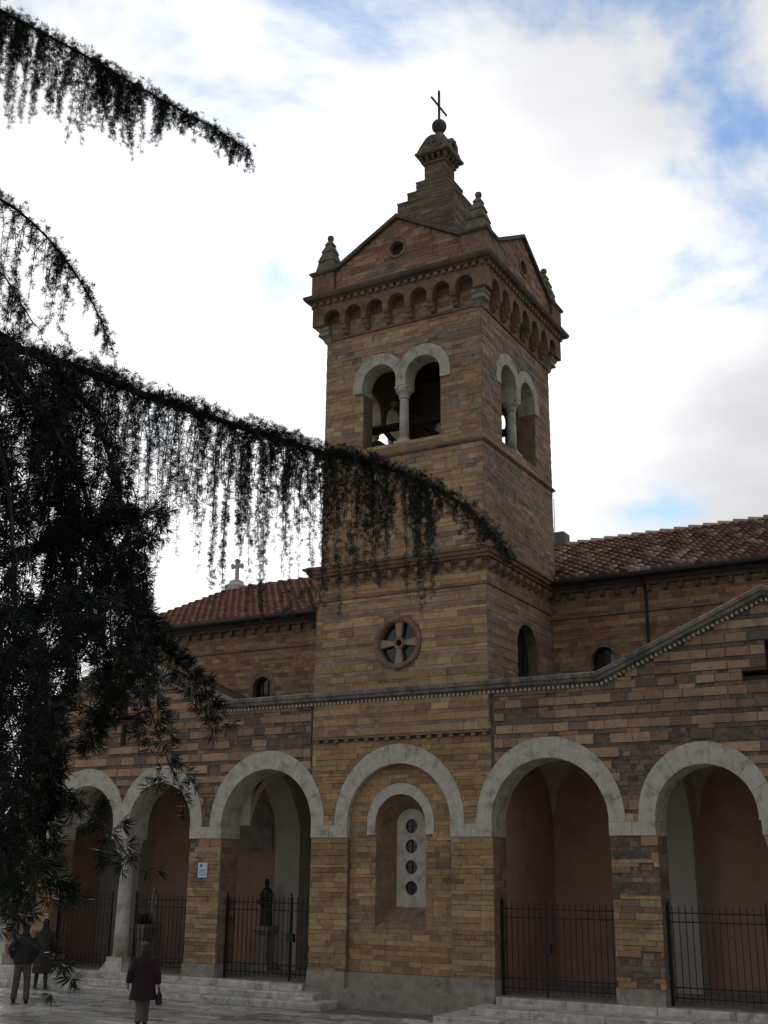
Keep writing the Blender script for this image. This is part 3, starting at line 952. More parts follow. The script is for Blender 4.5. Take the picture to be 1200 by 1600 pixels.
def ok_w(u, z):
    if z < .775 or not XL < u < XR or z > top_z(u) - .005: return False
    for u0, r, zc in ARCH:
        if abs(u - u0) < r and z < zc: return False
        if z >= SP and abs(u - u0) < r + .27 and z < zc: return False
        if (u - u0) ** 2 + (z - zc) ** 2 < (r + .27) ** 2 and z >= zc: return False
    if abs(u - 2.46) < 1.42 and z < 4.15: return False
    if z >= SP and abs(u - 2.46) < 1.42 + .27 and z < 4.15: return False
    if (u - 2.46) ** 2 + (z - 4.15) ** 2 < (1.42 + .27) ** 2 and z >= 4.15: return False
    if 3.84 < z < SP and (-9.05 < u < 14.09): return False
    for c in CX:
        if abs(u - c) < .5 and z < 4.2: return False
    for c in GX:
        if abs(u - c) < .10 and XZ - .75 < z < XZ + .72: return False
        if abs(u - c) < .62 and XZ - .12 < z < XZ + .10: return False
    if 0 < u < W and z > 6.14: return False
    return True
fw = Field()
def shade_of(c):
    k = random.uniform(.7, 1.2)
    return tuple(x * k for x in c)
def centre(u): return -.1 < u < 5.02
for za, zb in ((.775, 3.838), (SP + .004, 6.14), (6.14, PK)):
    z = za
    i = 0
    low = za < 1
    while z < zb - .02:
        thin = i % 2 == 1
        h = random.uniform(.075, .115) if thin else random.uniform(.165, .215)
        if low: h = random.choice((.08, .105, .125, .14))
        if zb - z - h < .08: h = zb - z
        off_c = lambda u, zz: ok_w(u, zz) and not centre(u)
        if low:
            cf = lambda u, zz: tuple(x * (1 + .28 * pn(u, zz, .7, 17)) for x in pick(PAL_B if random.random() < .8 else PAL_W))
            fw.course(MP, XL, XR, z, z + h, off_c, (.28, .50), cf, (.004, .018), joint=.007, skip=gone)
        elif thin:
            pal = PAL_T if random.random() < .6 else PAL_W
            cf = lambda u, zz: pick(PAL_T if random.random() < .75 else pal)
            fw.course(MP, XL, XR, z, z + h, off_c, (.22, .42), cf, (-.016, .004), joint=.010, skip=lambda u, zz: gone(u, zz) or random.random() < .10)
        else:
            cf = lambda u, zz: tuple(x * (1 + .25 * pn(u, zz, .6, 14)) for x in pick(PAL_W if random.random() < .86 else PAL_T))
            fw.course(MP, XL, XR, z, z + h, off_c, (.34, .54), cf, (.004, .028), joint=.009, skip=lambda u, zz: gone(u, zz) or random.random() < .03)
        z += h
        i += 1
    z = za
    while z < min(zb, 6.14) - .02:
        h = random.choice((.072, .10, .12, .135, .145))
        if min(zb, 6.14) - z - h < .07: h = min(zb, 6.14) - z
        cf = lambda u, zz: tuple(x * (1 + .3 * pn(u, zz, .7, 15)) for x in pick(PAL_B))
        fw.course(MP, -.02, 4.94, z, z + h, ok_w, (.26, .48), cf, (.004, .018), joint=.007)
        z += h
# where blocks have fallen: rough dark core masonry, set back
z = .79
while z < PK:
    h = random.uniform(.07, .15)
    fw.course(MP, XL, XR, z, z + h, lambda u, zz: ok_w(u, zz) and not centre(u), (.08, .30), lambda u, zz: shade_of(pick(PAL_C)), (-.028, -.010), joint=.016,
              skip=lambda u, zz: not gone(u, zz) or random.random() < .12)
    z += h
z = .79
while z < 5.5:
    h = random.choice((.072, .10, .12, .135, .145))
    def ok_r(u, zz):
        if abs(u - 2.46) < .69 and 1.80 < zz < 4.16: return False
        if zz > 3.88 and abs(u - 2.46) < .86 and zz < 4.16: return False
        if zz >= 4.16 and (u - 2.46) ** 2 + (zz - 4.16) ** 2 < .86 ** 2: return False
        return zz < 4.15 or (u - 2.46) ** 2 + (zz - 4.15) ** 2 < 1.47 ** 2
    cf = lambda u, zz: tuple(x * (1 + .3 * pn(u, zz, .7, 16)) for x in pick(PAL_B))
    fw.course(MREC, 1.05, 3.87, z, z + h, ok_r, (.26, .48), cf, (.004, .018), joint=.007)
    z += h
# jambs that face the camera
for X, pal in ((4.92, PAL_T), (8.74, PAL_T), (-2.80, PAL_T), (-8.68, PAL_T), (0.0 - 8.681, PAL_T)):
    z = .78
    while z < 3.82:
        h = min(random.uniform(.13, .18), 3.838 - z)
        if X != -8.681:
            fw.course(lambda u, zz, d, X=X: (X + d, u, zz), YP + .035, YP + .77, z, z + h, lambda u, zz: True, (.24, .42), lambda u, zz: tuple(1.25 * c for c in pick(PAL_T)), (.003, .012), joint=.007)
        z += h
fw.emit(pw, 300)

# dentil shelf under the tower panel, on the centre bay
for i in range(17):
    u = .12 + (W - .24) * i / 16
    MB().mbox(MP, u - .055, u + .055, 6.142, 6.215, -.01, .075).build('dentil', 'terracotta', portico)
MB().mbox(MP, 0, W, 6.216, 6.258, -.01, .095).build('dentil_shelf', 'terracotta', portico)

# long cornice with bead row, rising over the gables
cp = [(XL - .06, HOR), (GX[0] - GH, HOR), (GX[0], PK), (GX[0] + GH, HOR), (GX[1] - GH, HOR), (GX[1], PK), (GX[1] + GH, HOR), (XR + .06, HOR)]
prof = [(-.30, -.055), (.06, -.055), (.07, -.02), (.19, -.012), (.20, .065), (.245, .075), (.25, .155), (.20, .19), (-.30, .20)]
for a, b in ((0, 4), (3, 5), (4, 8)):
    pass
MB().sweep(cp, prof, YP).build('cornice', 'portico_cornice', portico)
mb = MB()
for i in range(len(cp) - 1):
    L = math.hypot(cp[i + 1][0] - cp[i][0], cp[i + 1][1] - cp[i][1])
    n = int(L / .115)
    for j in range(n):
        t = (j + .5) / n
        x, z = cp[i][0] + (cp[i + 1][0] - cp[i][0]) * t, cp[i][1] + (cp[i + 1][1] - cp[i][1]) * t
        mb.mbox(MP, x - .028, x + .028, z - .12, z - .056, -.01, .10)
mb.build('bead_row', 'travertine', portico, kind='stuff')

# inside: floor, walls, vaults, stub pilasters
YB = 3.90
MB().box((XL + .1, YP + .02, .05), (XR - .1, YB + .2, FLOOR)).build('portico_floor', 'plinth_stone', portico)
MB().box((XL + .1, YB, FLOOR), (-.002, YB + .25, 7.0)).build('back_wall', 'pink_plaster', portico)
MB().box((W + .002, YB, FLOOR), (XR - .1, YB + .25, 7.0)).build('back_wall', 'pink_plaster', portico)
MB().box((XL + .0, YP + .76, 0), (XL + .4, YB + .25, 7.2)).build('end_wall', 'pink_plaster', portico)
MB().box((XR - .4, YP + .76, 0), (XR, YB + .25, 7.2)).build('end_wall', 'pink_plaster', portico)
for a, b in ((XL + .4, -8.3), (-3.30, -2.48), (7.47, 8.66), (13.2, XR - .4)):
    MB().box((a, YB - .6, FLOOR), (b, YB - .002, 4.19)).build('wall_pilaster', 'grey_plaster', portico)
    n = 12
    pts = [(YP + .80, 4.19)] + [(YP + .80 + (YB - .6 - YP - .80) * i / n, 4.19 + 1.42 * math.sin(PI * i / n) ** .8) for i in range(1, n)] + [(YB - .6, 4.19), (YB - .003, 4.19), (YB - .003, 6.6), (YP + .80, 6.6)]
    MB().slab(lambda u, z, d, a=a: (a + d, u, z), pts, [], 0, b - a).build('transverse_arch', 'grey_plaster', portico)
for a, b in ((-9.5, -6.25), (-6.25, -3.30), (-2.48, 0), (W, 7.47), (8.66, 11.24), (11.24, 13.2)):
    y0, y1 = YP + .80, YB
    n = 16
    vs, fs = [], []
    for j in range(n + 1):
        for i in range(n + 1):
            s, t = 2 * i / n - 1, 2 * j / n - 1
            zx = math.sqrt(max(0, 1 - s * s)) * 1.40
            zy = math.sqrt(max(0, 1 - t * t)) * 1.40
            vs.append((a + (b - a) * i / n, y0 + (y1 - y0) * j / n, 4.35 + max(zx, zy)))
    for j in range(n):
        for i in range(n):
            fs.append((j * (n + 1) + i, j * (n + 1) + i + 1, (j + 1) * (n + 1) + i + 1, (j + 1) * (n + 1) + i))
    MB().add(vs, fs).build('groin_vault', 'vault_plaster', portico)
for a, b in ((XL + .1, -.002), (W + .002, XR - .1)):
    MB().add([(a, YP + .2, 7.12), (b, YP + .2, 7.12), (b, YB + .30, 7.55), (a, YB + .30, 7.55), (a, YP + .2, 6.9), (b, YP + .2, 6.9), (b, YB + .3, 6.9), (a, YB + .3, 6.9)],
             [(0, 1, 2, 3), (4, 7, 6, 5), (0, 4, 5, 1), (1, 5, 6, 2), (2, 6, 7, 3), (3, 7, 4, 0)]).build('lean_to_roof', 'roof_bed', portico)
for c in GX:
    MB().add([(c - 3.4, YP + .25, 7.25), (c + 3.4, YP + .25, 7.25), (c, YP + .25, PK - .05), (c - 3.4, YB + .34, 7.25), (c + 3.4, YB + .34, 7.25), (c, YB + .34, PK - .05)],
             [(0, 1, 2), (3, 5, 4), (0, 2, 5, 3), (1, 4, 5, 2)]).build('gable_roof', 'roof_bed', portico)

# ------------------------------------------------------------------ nave
nave = thing('church_nave', 'long brick nave with a tiled roof rising behind the portico and tower', 'church', (2, 10, 0))
NY, NXL, NXR = 4.25, -10.45, 22.0
NYB = 15.75
EV = 10.62
RZ, RY = 13.40, 10.0
def MN(u, z, d): return (u, NY - d, z)
WIN = [(-4.70, .36), (6.36, .36), (13.0, .36)]
def nwin(c): return [(c - .36, 7.6), (c + .36, 7.6), (c + .36, 8.48)] + arc(c, 8.48, .36, 0, PI, 12)[1:-1] + [(c - .36, 8.48)]
nw = MB().slab(MN, [(NXL, 0), (NXR, 0), (NXR, EV), (NXL, EV)], [nwin(c) for c, _ in WIN], 0, -.45).build('nave_wall', 'mortar', nave)
MB().add([(NXL, NY + .45, 0), (NXL, NYB, 0), (NXL, NYB, EV), (NXL, RY, RZ - .1), (NXL, NY + .45, EV), (NXL + .4, NY + .45, 0), (NXL + .4, NYB, 0), (NXL + .4, NYB, EV), (NXL + .4, RY, RZ - .1), (NXL + .4, NY + .45, EV)],
         [(0, 4, 3, 2, 1), (5, 6, 7, 8, 9), (0, 5, 9, 4), (4, 9, 8, 3), (3, 8, 7, 2), (2, 7, 6, 1)]).build('gable_wall', 'terracotta', nave)
MB().box((NXL + .4, NYB - .4, 0), (NXR, NYB, EV)).build('rear_wall', 'terracotta', nave)
fn = Field()
def ok_n(u, z):
    if -.02 < u < W + .02: return False
    if 9.66 < z < 9.74: return False
    for c, r in WIN:
        if abs(u - c) < r + .10 and z < 8.48: return False
        if z >= 8.48 and (u - c) ** 2 + (z - 8.48) ** 2 < (r + .10) ** 2: return False
    return True
z = 7.3
PAL_N = [((.36, .235, .135), 4), ((.32, .19, .115), 4), ((.40, .27, .155), 2), ((.25, .145, .095), 3), ((.35, .17, .11), 1)]
while z < 10.28:
    h = random.choice((.085, .105, .125, .14))
    if z < 9.66 < z + h + .04: h = 9.66 - z
    if abs(z - 9.66) < .001: z = 9.74
    fn.course(MN, NXL, 12.2, z, z + h, ok_n, (.24, .44), col_lo(6.2, PAL_N), (.003, .016), joint=.007)
    z += h
for c, r in WIN[:2]:
    fn.course(MN, c - r - .10, c - r, 7.6, 8.48, lambda u, zz: True, (.1, .1), lambda u, zz: pick(PAL_N), (.005, .01))
fn.emit(nw, 300)
for c, r in WIN:
    voussoirs(nave, MN, c, 8.48, r - .02, r + .14, 0, 7.7, .018, -.2, 11, 'terracotta', name='arch_brick')
    w = MB().slab(MN, [(c - .37, 7.6), (c + .37, 7.6), (c + .37, 8.48)] + arc(c, 8.48, .37, 0, PI, 12)[1:-1] + [(c - .37, 8.48)], [], -.22, -.25).build('nave_window', 'glass', nave)
    MB().mbox(MN, c + .09, c + .12, 7.6, 8.80, -.19, -.219).build('glazing_bar', 'iron', w)
    MB().mbox(MN, c - .12, c - .09, 7.6, 8.80, -.19, -.219).build('glazing_bar', 'iron', w)
    if 6 < c < 7: MB().mbox(MN, c + .13, c + .33, 7.7, 8.62, -.195, -.215).build('sky_glint_pane', 'sky_glint_glass', w)  # closed flat pane added with the sky's reflection painted as its colour
    for zz in (8.0, 8.4):
        MB().mbox(MN, c - .34, c - .121, zz, zz + .025, -.195, -.219).build('glazing_bar', 'iron', w)
for a, b in ((NXL - .05, -.02), (W + .02, NXR)):
    MB().mbox(MN, a, b, 9.67, 9.73, .05, -.02).build('nave_string', 'terracotta', nave)
    MB().sweep([(a, 10.40), (b, 10.40)], [(-.02, -.03), (.10, -.03), (.12, .06), (.20, .08), (.22, .19), (-.02, .19)], NY).build('eave_cornice', 'dark_cornice', nave)
    n = int((b - a) / .42)
    for i in range(n):
        u = a + (b - a) * (i + .5) / n
        if u > 13: break
        MB().mbox(MN, u - .06, u + .06, 10.20, 10.368, .13, -.02).build('modillion', 'dark_cornice', nave)
# downpipe on the right stretch
MB().tube([(7.62, NY - .07, 7.3), (7.62, NY - .07, 10.2), (7.62, NY - .30, 10.50)], .032, 8).build('downpipe', 'iron', nave)

# roof: bed, barrel tiles, ridge tiles, verge
EY = NY - .38
slope = (RZ - 10.62) / (RY - EY)
def rz(y): return 10.62 + (y - EY) * slope
rb = MB().add([(NXL - .12, EY, 10.56), (NXR, EY, 10.56), (NXR, RY, RZ - .06), (NXL - .12, RY, RZ - .06), (NXL - .12, 2 * RY - EY, 10.56), (NXR, 2 * RY - EY, 10.56)],
              [(0, 1, 2, 3), (3, 2, 5, 4), (0, 3, 4), (1, 5, 2), (0, 4, 5, 1)]).build('roof', 'roof_bed', nave)
MB().tube([(NXL - .1, EY - .05, 10.60), (-.05, EY - .05, 10.60)], .075, 8).build('gutter', 'iron', nave)
MB().tube([(W + .05, EY - .05, 10.60), (NXR, EY - .05, 10.60)], .075, 8).build('gutter', 'iron', nave)
TL = [((.26, .125, .09), 5), ((.225, .10, .072), 3), ((.30, .155, .11), 2), ((.18, .095, .075), 2)]
TR = [((.23, .125, .095), 4), ((.28, .165, .125), 3), ((.17, .085, .07), 3), ((.46, .34, .28), 2.0), ((.12, .075, .065), 2)]
ft = Field()
dx, dl = .285, .42
nrow = int(math.hypot(RY - EY, RZ - 10.62) / dl) + 1
sl = math.hypot(RY - EY, RZ - 10.62)
ey, ez = (RY - EY) / sl, (RZ - 10.62) / sl
tiles = []
x = NXL - .05
while x < 13.2:
    if not (.1 < x < 2.0):
        for r in range(nrow):
            if 0.0 < x < W and r * dl * ey + EY < W + .1: continue
            s0 = r * dl - .02 + random.uniform(-.02, .02)
            s1 = min(s0 + dl + .07, sl)
            if s1 - s0 < .1: continue
            jx = random.uniform(-.012, .012)
            sk = random.uniform(-.012, .012)
            vs = []
            for s_, rad, lift in ((s0, .138, .085), (s1, .110, .02)):
                for q in range(6):
                    a = PI * q / 5
                    px = x + jx + (sk if s_ == s1 else 0) - rad * math.cos(a)
                    hgt = rad * .85 * math.sin(a) + lift
                    vs.append((px, EY + ey * s_ - ez * hgt, 10.60 + ez * s_ + ey * hgt))
            fs = [(q, q + 1, 6 + q + 1, 6 + q) for q in range(5)] + [(0, 5, 4, 3, 2, 1)]
            tiles.append((vs, fs, pick(TL if x < 2 else TR), x, s0))
    x += dx
def tkey(t):
    px, py, pz = project(t[0][2])
    return (0 if 15 < px < 1185 and 15 < py < 1585 and px > 250 else 1, pz)
tiles.sort(key=tkey)
tmb = MB()
for i, (vs, fs, c, x_, s_) in enumerate(tiles):
    if i < 300: MB().add(vs, fs, c).build('roof_tile', 'tile', rb)
    else: tmb.add(vs, fs, c)
tmb.build('roof_tiles', 'tile', rb, kind='stuff')
x = NXL - .05
while x < 13.0:
    if not .2 < x < 2.4:
        vs, n = [], 8
        for xx, rad, up in ((x, .19, .05), (x + .50, .16, .0)):
            for q in range(n):
                a = PI * q / (n - 1)
                vs.append((xx, RY - rad * math.cos(a), RZ - .02 + up + rad * math.sin(a)))
        MB().add(vs, [(q, q + 1, n + q + 1, n + q) for q in range(n - 1)] + [tuple(range(n))], pick([((.46, .36, .24), 3), ((.38, .28, .19), 2)]) if x > 2 else pick(TL)).build('ridge_tile', 'tile', rb)
    x += .46
# small block with a rod on the ridge, marble cross on the gable
ch = MB().box((2.85, RY - .28, RZ - .1), (3.35, RY + .28, RZ + .50))
ch.build('chimney', 'lichen_stone', nave)
MB().tube([(2.98, RY - .1, RZ + .49), (2.98, RY - .1, RZ + 1.75)], .014, 6).build('lightning_rod', 'iron', nave)
cx0, cy0, cz0 = -10.22, RY, RZ + .10
mc = MB().frustum((cx0, cy0), [(.33, cz0 - .15), (.33, cz0 + .10), (.20, cz0 + .22), (.20, cz0 + .30), (.10, cz0 + .36)]).build('cross_base', 'marble', nave)
gc = MB()
for pts in ([(-.06, .36), (.06, .36), (.05, .85), (.16, .82), (.22, .78), (.26, .90), (.22, 1.02), (.16, .98), (.06, .95), (.08, 1.08), (.12, 1.14), (0, 1.20), (-.12, 1.14), (-.08, 1.08), (-.06, .95), (-.16, .98), (-.22, 1.02), (-.26, .90), (-.22, .78), (-.16, .82), (-.05, .85)],):
    gc.slab(lambda u, z, d: (cx0 + u * .87, cy0 - d + u * .3, cz0 + z), pts, [], .06, -.06)
gc.build('marble_cross', 'marble', nave)
MB().box((NXL - .14, EY - .02, 9.75), (NXL + .2, EY + .4, 10.2)).build('corner_stone', 'travertine', nave)
# ------------------------------------------------------------------ steps
def steps_flight(label, levels, loc):
    t = thing('stone_steps', label, 'steps', loc)
    for (x0, x1, yf, yb, z0, z1) in levels:
        x = x0
        while x < x1 - .05:
            L = random.uniform(1.2, 2.1)
            if x1 - x - L < .7: L = x1 - x
            j = random.uniform(-.02, .02)
            e = [random.uniform(-.02, .02) for _ in range(4)]
            a, b = x + .006, x + L - .006
            r = random.uniform(.015, .04)
            f0 = yf + j
            vs = [(a, f0, z0), (b, f0, z0), (b, yb, z0), (a, yb, z0),
                  (a, f0 + e[0], z1 - r), (b, f0 + e[1], z1 - r), (b, yb, z1 - r), (a, yb, z1 - r),
                  (a + r * .5, f0 + r, z1 + e[2] * .5), (b - r * .5, f0 + r, z1 + e[3] * .5), (b - r * .5, yb, z1), (a + r * .5, yb, z1)]
            fs = [(0, 3, 2, 1)] + [(q, (q + 1) % 4, 4 + (q + 1) % 4, 4 + q) for q in range(4)] + [(4 + q, 4 + (q + 1) % 4, 8 + (q + 1) % 4, 8 + q) for q in range(4)] + [(8, 9, 10, 11)]
            MB().add(vs, fs).build('step_slab', 'step_stone', t)
            x += L
    return t
steps_flight('worn grey stone steps up to the arches left of the tower foot', [(-10.2, 1.0, -.88, .02, -.05, .15), (-10.2, .50, -.47, .022, .151, .30), (-10.2, -.06, -.09, .05, .301, .452)], (-4, -.4, 0))
steps_flight('worn grey stone steps up to the arches right of the tower foot', [(4.15, 15.2, -1.45, .02, -.05, .15), (4.72, 15.2, -.90, .022, .151, .30), (5.0, 15.2, -.09, .05, .301, .452)], (9, -.5, 0))

# ------------------------------------------------------------------ iron gates
def gate(xa, xb, label, post_at=None, sp=.135):
    t = thing('iron_gate', label, 'gate', ((xa + xb) / 2, .42, FLOOR), 'iron gates in the arches')
    y = YP + .36
    for x in [xa + .03, xb - .03] + ([post_at] if post_at else []):
        p = MB().box((x - .024, y - .024, FLOOR), (x + .024, y + .024, 2.42)).build('post', 'iron', t)
        MB().frustum((x, y), [(.024, 2.42), (.012, 2.44), (.02, 2.46), (.003, 2.53)]).build('post_spike', 'iron', p)
    for z in (.60, .80, 2.08, 2.26):
        MB().box((xa + .06, y - .012, z), (xb - .06, y + .012, z + .026)).build('rail', 'iron', t)
    n = int((xb - xa - .12) / sp)
    for i in range(n):
        x = xa + .06 + (xb - xa - .12) * (i + .5) / n
        if post_at and abs(x - post_at) < .05: continue
        MB().frustum((x, y - .022), [(.008, FLOOR + .08), (.008, 2.34), (.011, 2.36), (.002, 2.44)]).build('bar', 'iron', t)
    if post_at:
        MB().box((post_at - .10, y - .05, 1.35), (post_at + .12, y + .05, 1.55)).build('lock_case', 'iron', t)
gate(-8.66, -6.66, 'black iron railing gate in the leftmost arch, left of the slender column')
gate(-5.86, -3.84, 'black iron railing gate between the slender column and the pier with the notice')
gate(-2.78, -.03, 'black iron railing gate with a post and lock, in the arch with the statue', -.78)
gate(4.95, 7.70, 'black iron railing gate with a lock, in the wide arch right of the tower foot', 6.02)
gate(8.76, 10.85, 'black iron railing gate in the rightmost arch, beyond the patched brick pier')

# ------------------------------------------------------------------ portico furnishings
def fuse(name, mb, voxel, m, parent=None, smooth=2, label=None):
    """one continuous surface grown round overlapping volumes"""
    o = mb.build(name + '_src', m)
    rm = o.modifiers.new('r', 'REMESH'); rm.mode = 'VOXEL'; rm.voxel_size = voxel
    sm = o.modifiers.new('s', 'SMOOTH'); sm.iterations = smooth; sm.factor = .5
    bpy.context.view_layer.update()
    dg = bpy.context.evaluated_depsgraph_get()
    me = bpy.data.meshes.new_from_object(o.evaluated_get(dg))
    src = o.data
    bpy.data.objects.remove(o); bpy.data.meshes.remove(src)
    me.name = name
    me.materials.clear(); me.materials.append(MATS[m])
    me.polygons.foreach_set('use_smooth', [True] * len(me.polygons))
    n = bpy.data.objects.new(name, me)
    COL.objects.link(n)
    if parent: attach(n, parent)
    if label: n['label'] = label
    return n
def loft(mb, secs, n=16):
    """horizontal ellipse sections (x, y, z, rx, ry)"""
    vs, fs = [], []
    for x, y, z, rx, ry in secs:
        for k in range(n):
            a = 2 * PI * k / n
            vs.append((x + rx * math.cos(a), y + ry * math.sin(a), z))
    for i in range(len(secs) - 1):
        for k in range(n):
            fs.append((i * n + k, i * n + (k + 1) % n, (i + 1) * n + (k + 1) % n, (i + 1) * n + k))
    fs.append(tuple(range(n - 1, -1, -1))); fs.append(tuple((len(secs) - 1) * n + k for k in range(n)))
    return mb.add(vs, fs)
def ball(mb, c, r, n=12, m=8):
    secs = []
    for i in range(1, m):
        a = PI * i / m
        secs.append((c[0], c[1], c[2] - r[2] * math.cos(a), r[0] * math.sin(a), r[1] * math.sin(a)))
    return loft(mb, secs, n)
def xform(mb, M):
    mb.v = [tuple(M @ Vector(p)) for p in mb.v]
    return mb

def place(x, y, z, rot): return Matrix.Translation((x, y, z)) @ Matrix.Rotation(rot, 4, 'Z')
# pedestal and robed statue
SX, SY = -3.30, 2.95
pt = thing('statue_pedestal', 'slim grey stone pedestal under the dark statue inside the arch', 'pedestal', (SX, SY, FLOOR))
MB().frustum((SX, SY), [(.30, FLOOR), (.30, FLOOR + .10), (.24, FLOOR + .14), (.22, FLOOR + .2)]).build('foot', 'plinth_stone', pt)
MB().frustum((SX, SY), [(.15, FLOOR + .2), (.13, 1.35)]).build('shaft', 'plinth_stone', pt)
MB().frustum((SX, SY), [(.14, 1.351), (.22, 1.45), (.26, 1.48), (.26, 1.58)]).build('capital', 'plinth_stone', pt)
stt = thing('statue', 'dark robed standing statue on the slim pedestal inside the arch', 'statue', (SX, SY, 1.58))
mb = MB()
loft(mb, [(0, 0, 1.58, .20, .16), (0, 0, 1.64, .19, .15), (.01, 0, 1.95, .16, .13), (.01, 0, 2.25, .17, .13), (0, 0, 2.45, .18, .12), (0, 0, 2.55, .14, .10), (0, 0, 2.60, .06, .06), (0, 0, 2.66, .055, .055)], 14)
ball(mb, (0, -.01, 2.74), (.075, .085, .105))
mb.tube([(-.16, 0, 2.46), (-.21, -.05, 2.22), (-.08, -.16, 2.16)], [.06, .055, .04], 8)
mb.tube([(.16, 0, 2.46), (.20, -.06, 2.25), (.05, -.17, 2.28)], [.06, .055, .04], 8)
mb.tube([(0, -.15, 2.12), (0, -.20, 2.36)], [.03, .045], 8)
xform(mb, Matrix.Translation((SX, SY, 0)) @ Matrix.Translation((0, 0, 0)))
fuse('figure', mb, .016, 'bronze', stt)

# pale statuette over dark flowers on a capital-topped pedestal
UX, UY = -7.05, 2.2
up = thing('stone_stand', 'carved capital on a column stand holding dark flowers, behind the slender column', 'pedestal', (UX, UY, FLOOR))
MB().lathe((UX, UY, 0), [(.22, FLOOR), (.22, FLOOR + .1), (.15, FLOOR + .16), (.14, 1.15), (.16, 1.17)], 16).build('shaft', 'plinth_stone', up)
MB().frustum((UX, UY), [(.16, 1.171), (.19, 1.26), (.27, 1.42), (.31, 1.45), (.31, 1.55)]).build('capital', 'plinth_stone', up)
fl_ = thing('flower_bowl', 'low bowl of dark flowers on the carved stand', 'flowers', (UX, UY, 1.55))
MB().lathe((UX, UY, 1.552), [(.12, 0), (.2, .06), (.22, .12), (.2, .125)], 14).build('bowl', 'iron', fl_)
mb = MB()
for i in range(90):
    a, r, h = random.uniform(0, 2 * PI), random.uniform(0, .24), random.uniform(.12, .30)
    c = Vector((UX + r * math.cos(a), UY + r * math.sin(a), 1.55 + h))
    d1 = Vector((random.uniform(-1, 1), random.uniform(-1, 1), random.uniform(-1, 1))) * .045
    d2 = Vector((random.uniform(-1, 1), random.uniform(-1, 1), random.uniform(-1, 1))) * .045
    mb.add([c - d1, c + d2, c + d1, c - d2], [(0, 1, 2, 3)])
mb.build('leaves', 'leaf', fl_, kind='stuff')
st2 = thing('statuette', 'small grey robed statuette above the dark flowers in the arch', 'statue', (UX, UY + .35, 1.55))
MB().box((UX - .2, UY + .24, FLOOR), (UX + .2, UY + .6, 1.60)).build('block', 'plinth_stone', st2)
mb = MB()
loft(mb, [(0, 0, 1.6, .15, .12), (0, 0, 1.68, .14, .11), (0, 0, 1.95, .12, .10), (0, 0, 2.2, .13, .09), (0, 0, 2.32, .10, .08), (0, 0, 2.36, .05, .05), (0, 0, 2.4, .045, .045)], 12)
ball(mb, (0, 0, 2.47), (.06, .065, .08))
mb.tube([(-.11, 0, 2.26), (-.14, -.06, 2.08), (-.02, -.13, 2.14)], [.04, .035, .025], 8)
mb.tube([(.11, 0, 2.26), (.14, -.06, 2.08), (.02, -.13, 2.14)], [.04, .035, .025], 8)
xform(mb, Matrix.Translation((UX, UY + .40, 0)))
fuse('figure', mb, .014, 'plinth_stone', st2)

# inscription slab with arched top on the back wall
pq = thing('wall_plaque', 'large grey stone plaque with an arched top on the pink wall', 'plaque', (-4.4, YB, 3.6))
MB().slab(lambda u, z, d: (u, YB - d, z), [(-5.0, 3.62), (-3.82, 3.62), (-3.82, 4.55)] + arc(-4.41, 4.45, .60, .17, PI - .17, 12) + [(-5.0, 4.55)], [], .05, .002).build('slab', 'plinth_stone', pq)
MB().slab(lambda u, z, d: (u, YB - d, z), [(-4.94, 3.68), (-3.88, 3.68), (-3.88, 4.55)] + arc(-4.41, 4.45, .535, .19, PI - .19, 12) + [(-4.94, 4.55)], [], .062, .051).build('inset', 'grey_dark' if 'grey_dark' in MATS else 'plinth_stone', pq)

# notice pinned to the left pier
nt_ = thing('paper_notice', 'small pale blue paper notice pinned to the brick pier', 'notice', (-3.32, YP, 2.87))
NYF = YP - .034
MB().box((-3.47, NYF - .004, 2.86), (-3.17, NYF, 3.23)).build('sheet', 'paper', nt_)
MB().slab(lambda u, z, d: (u, NYF - .004 - d, z), arc(-3.37, 3.155, .04, 0, 2 * PI, 12)[:-1], [], .002, .0005).build('emblem', 'ink', nt_)
for i in range(6):
    MB().box((-3.43, NYF - .0058, 3.06 - .03 * i), (-3.23 + .03 * (i % 2), NYF - .0045, 3.068 - .03 * i)).build('text_line', 'paper_line' if 'paper_line' in MATS else 'ink', nt_)

# ------------------------------------------------------------------ people
mat('skin', (.36, .22, .16), 0.6, 0.05, 10, 0)
mat('hair_dark', (.018, .015, .013), 0.6, 0.3, 60, 0)
mat('hair_brown', (.05, .034, .022), 0.6, 0.3, 60, 0)
mat('jacket_black', (.012, .012, .014), 0.75, 0.3, 14, 0.2, 60)
mat('coat_brown', (.040, .034, .026), 0.9, 0.25, 14, 0.2, 80)
mat('coat_maroon', (.024, .010, .013), 0.85, 0.25, 14, 0.2, 80)
mat('trousers_grey', (.085, .068, .055), 0.85, 0.2, 20, 0.2, 80)
mat('trousers_beige', (.13, .10, .072), 0.85, 0.2, 20, 0.2, 80)
mat('leather', (.014, .012, .011), 0.45, 0.2, 20, 0.1, 80)
mat('scarf', (.03, .022, .022), 0.9, 0.3, 30, 0.3, 90)

def hand(mb, w, d, s=1):
    """palm and five bent fingers; w wrist, d direction of the palm, s side of the thumb"""
    w, d = Vector(w), Vector(d).normalized()
    side = d.cross(Vector((1, 0, 0))).normalized() if abs(d.x) < .8 else d.cross(Vector((0, 1, 0))).normalized()
    nrm = d.cross(side)
    mb.tube([w, w + d * .05, w + d * .095], [.027, .036, .034], 8)
    for i, L in enumerate((.062, .075, .07, .055)):
        b = w + d * .09 + side * (.0215 * (i - 1.5))
        mb.tube([b, b + d * L * .55 + nrm * .008 * s, b + d * L * .9 + nrm * .03 * s], [.0105, .010, .008], 6)
    b = w + d * .035 + side * .03
    mb.tube([b, b + side * .03 + d * .025, b + side * .035 + d * .06], [.013, .011, .009], 6)

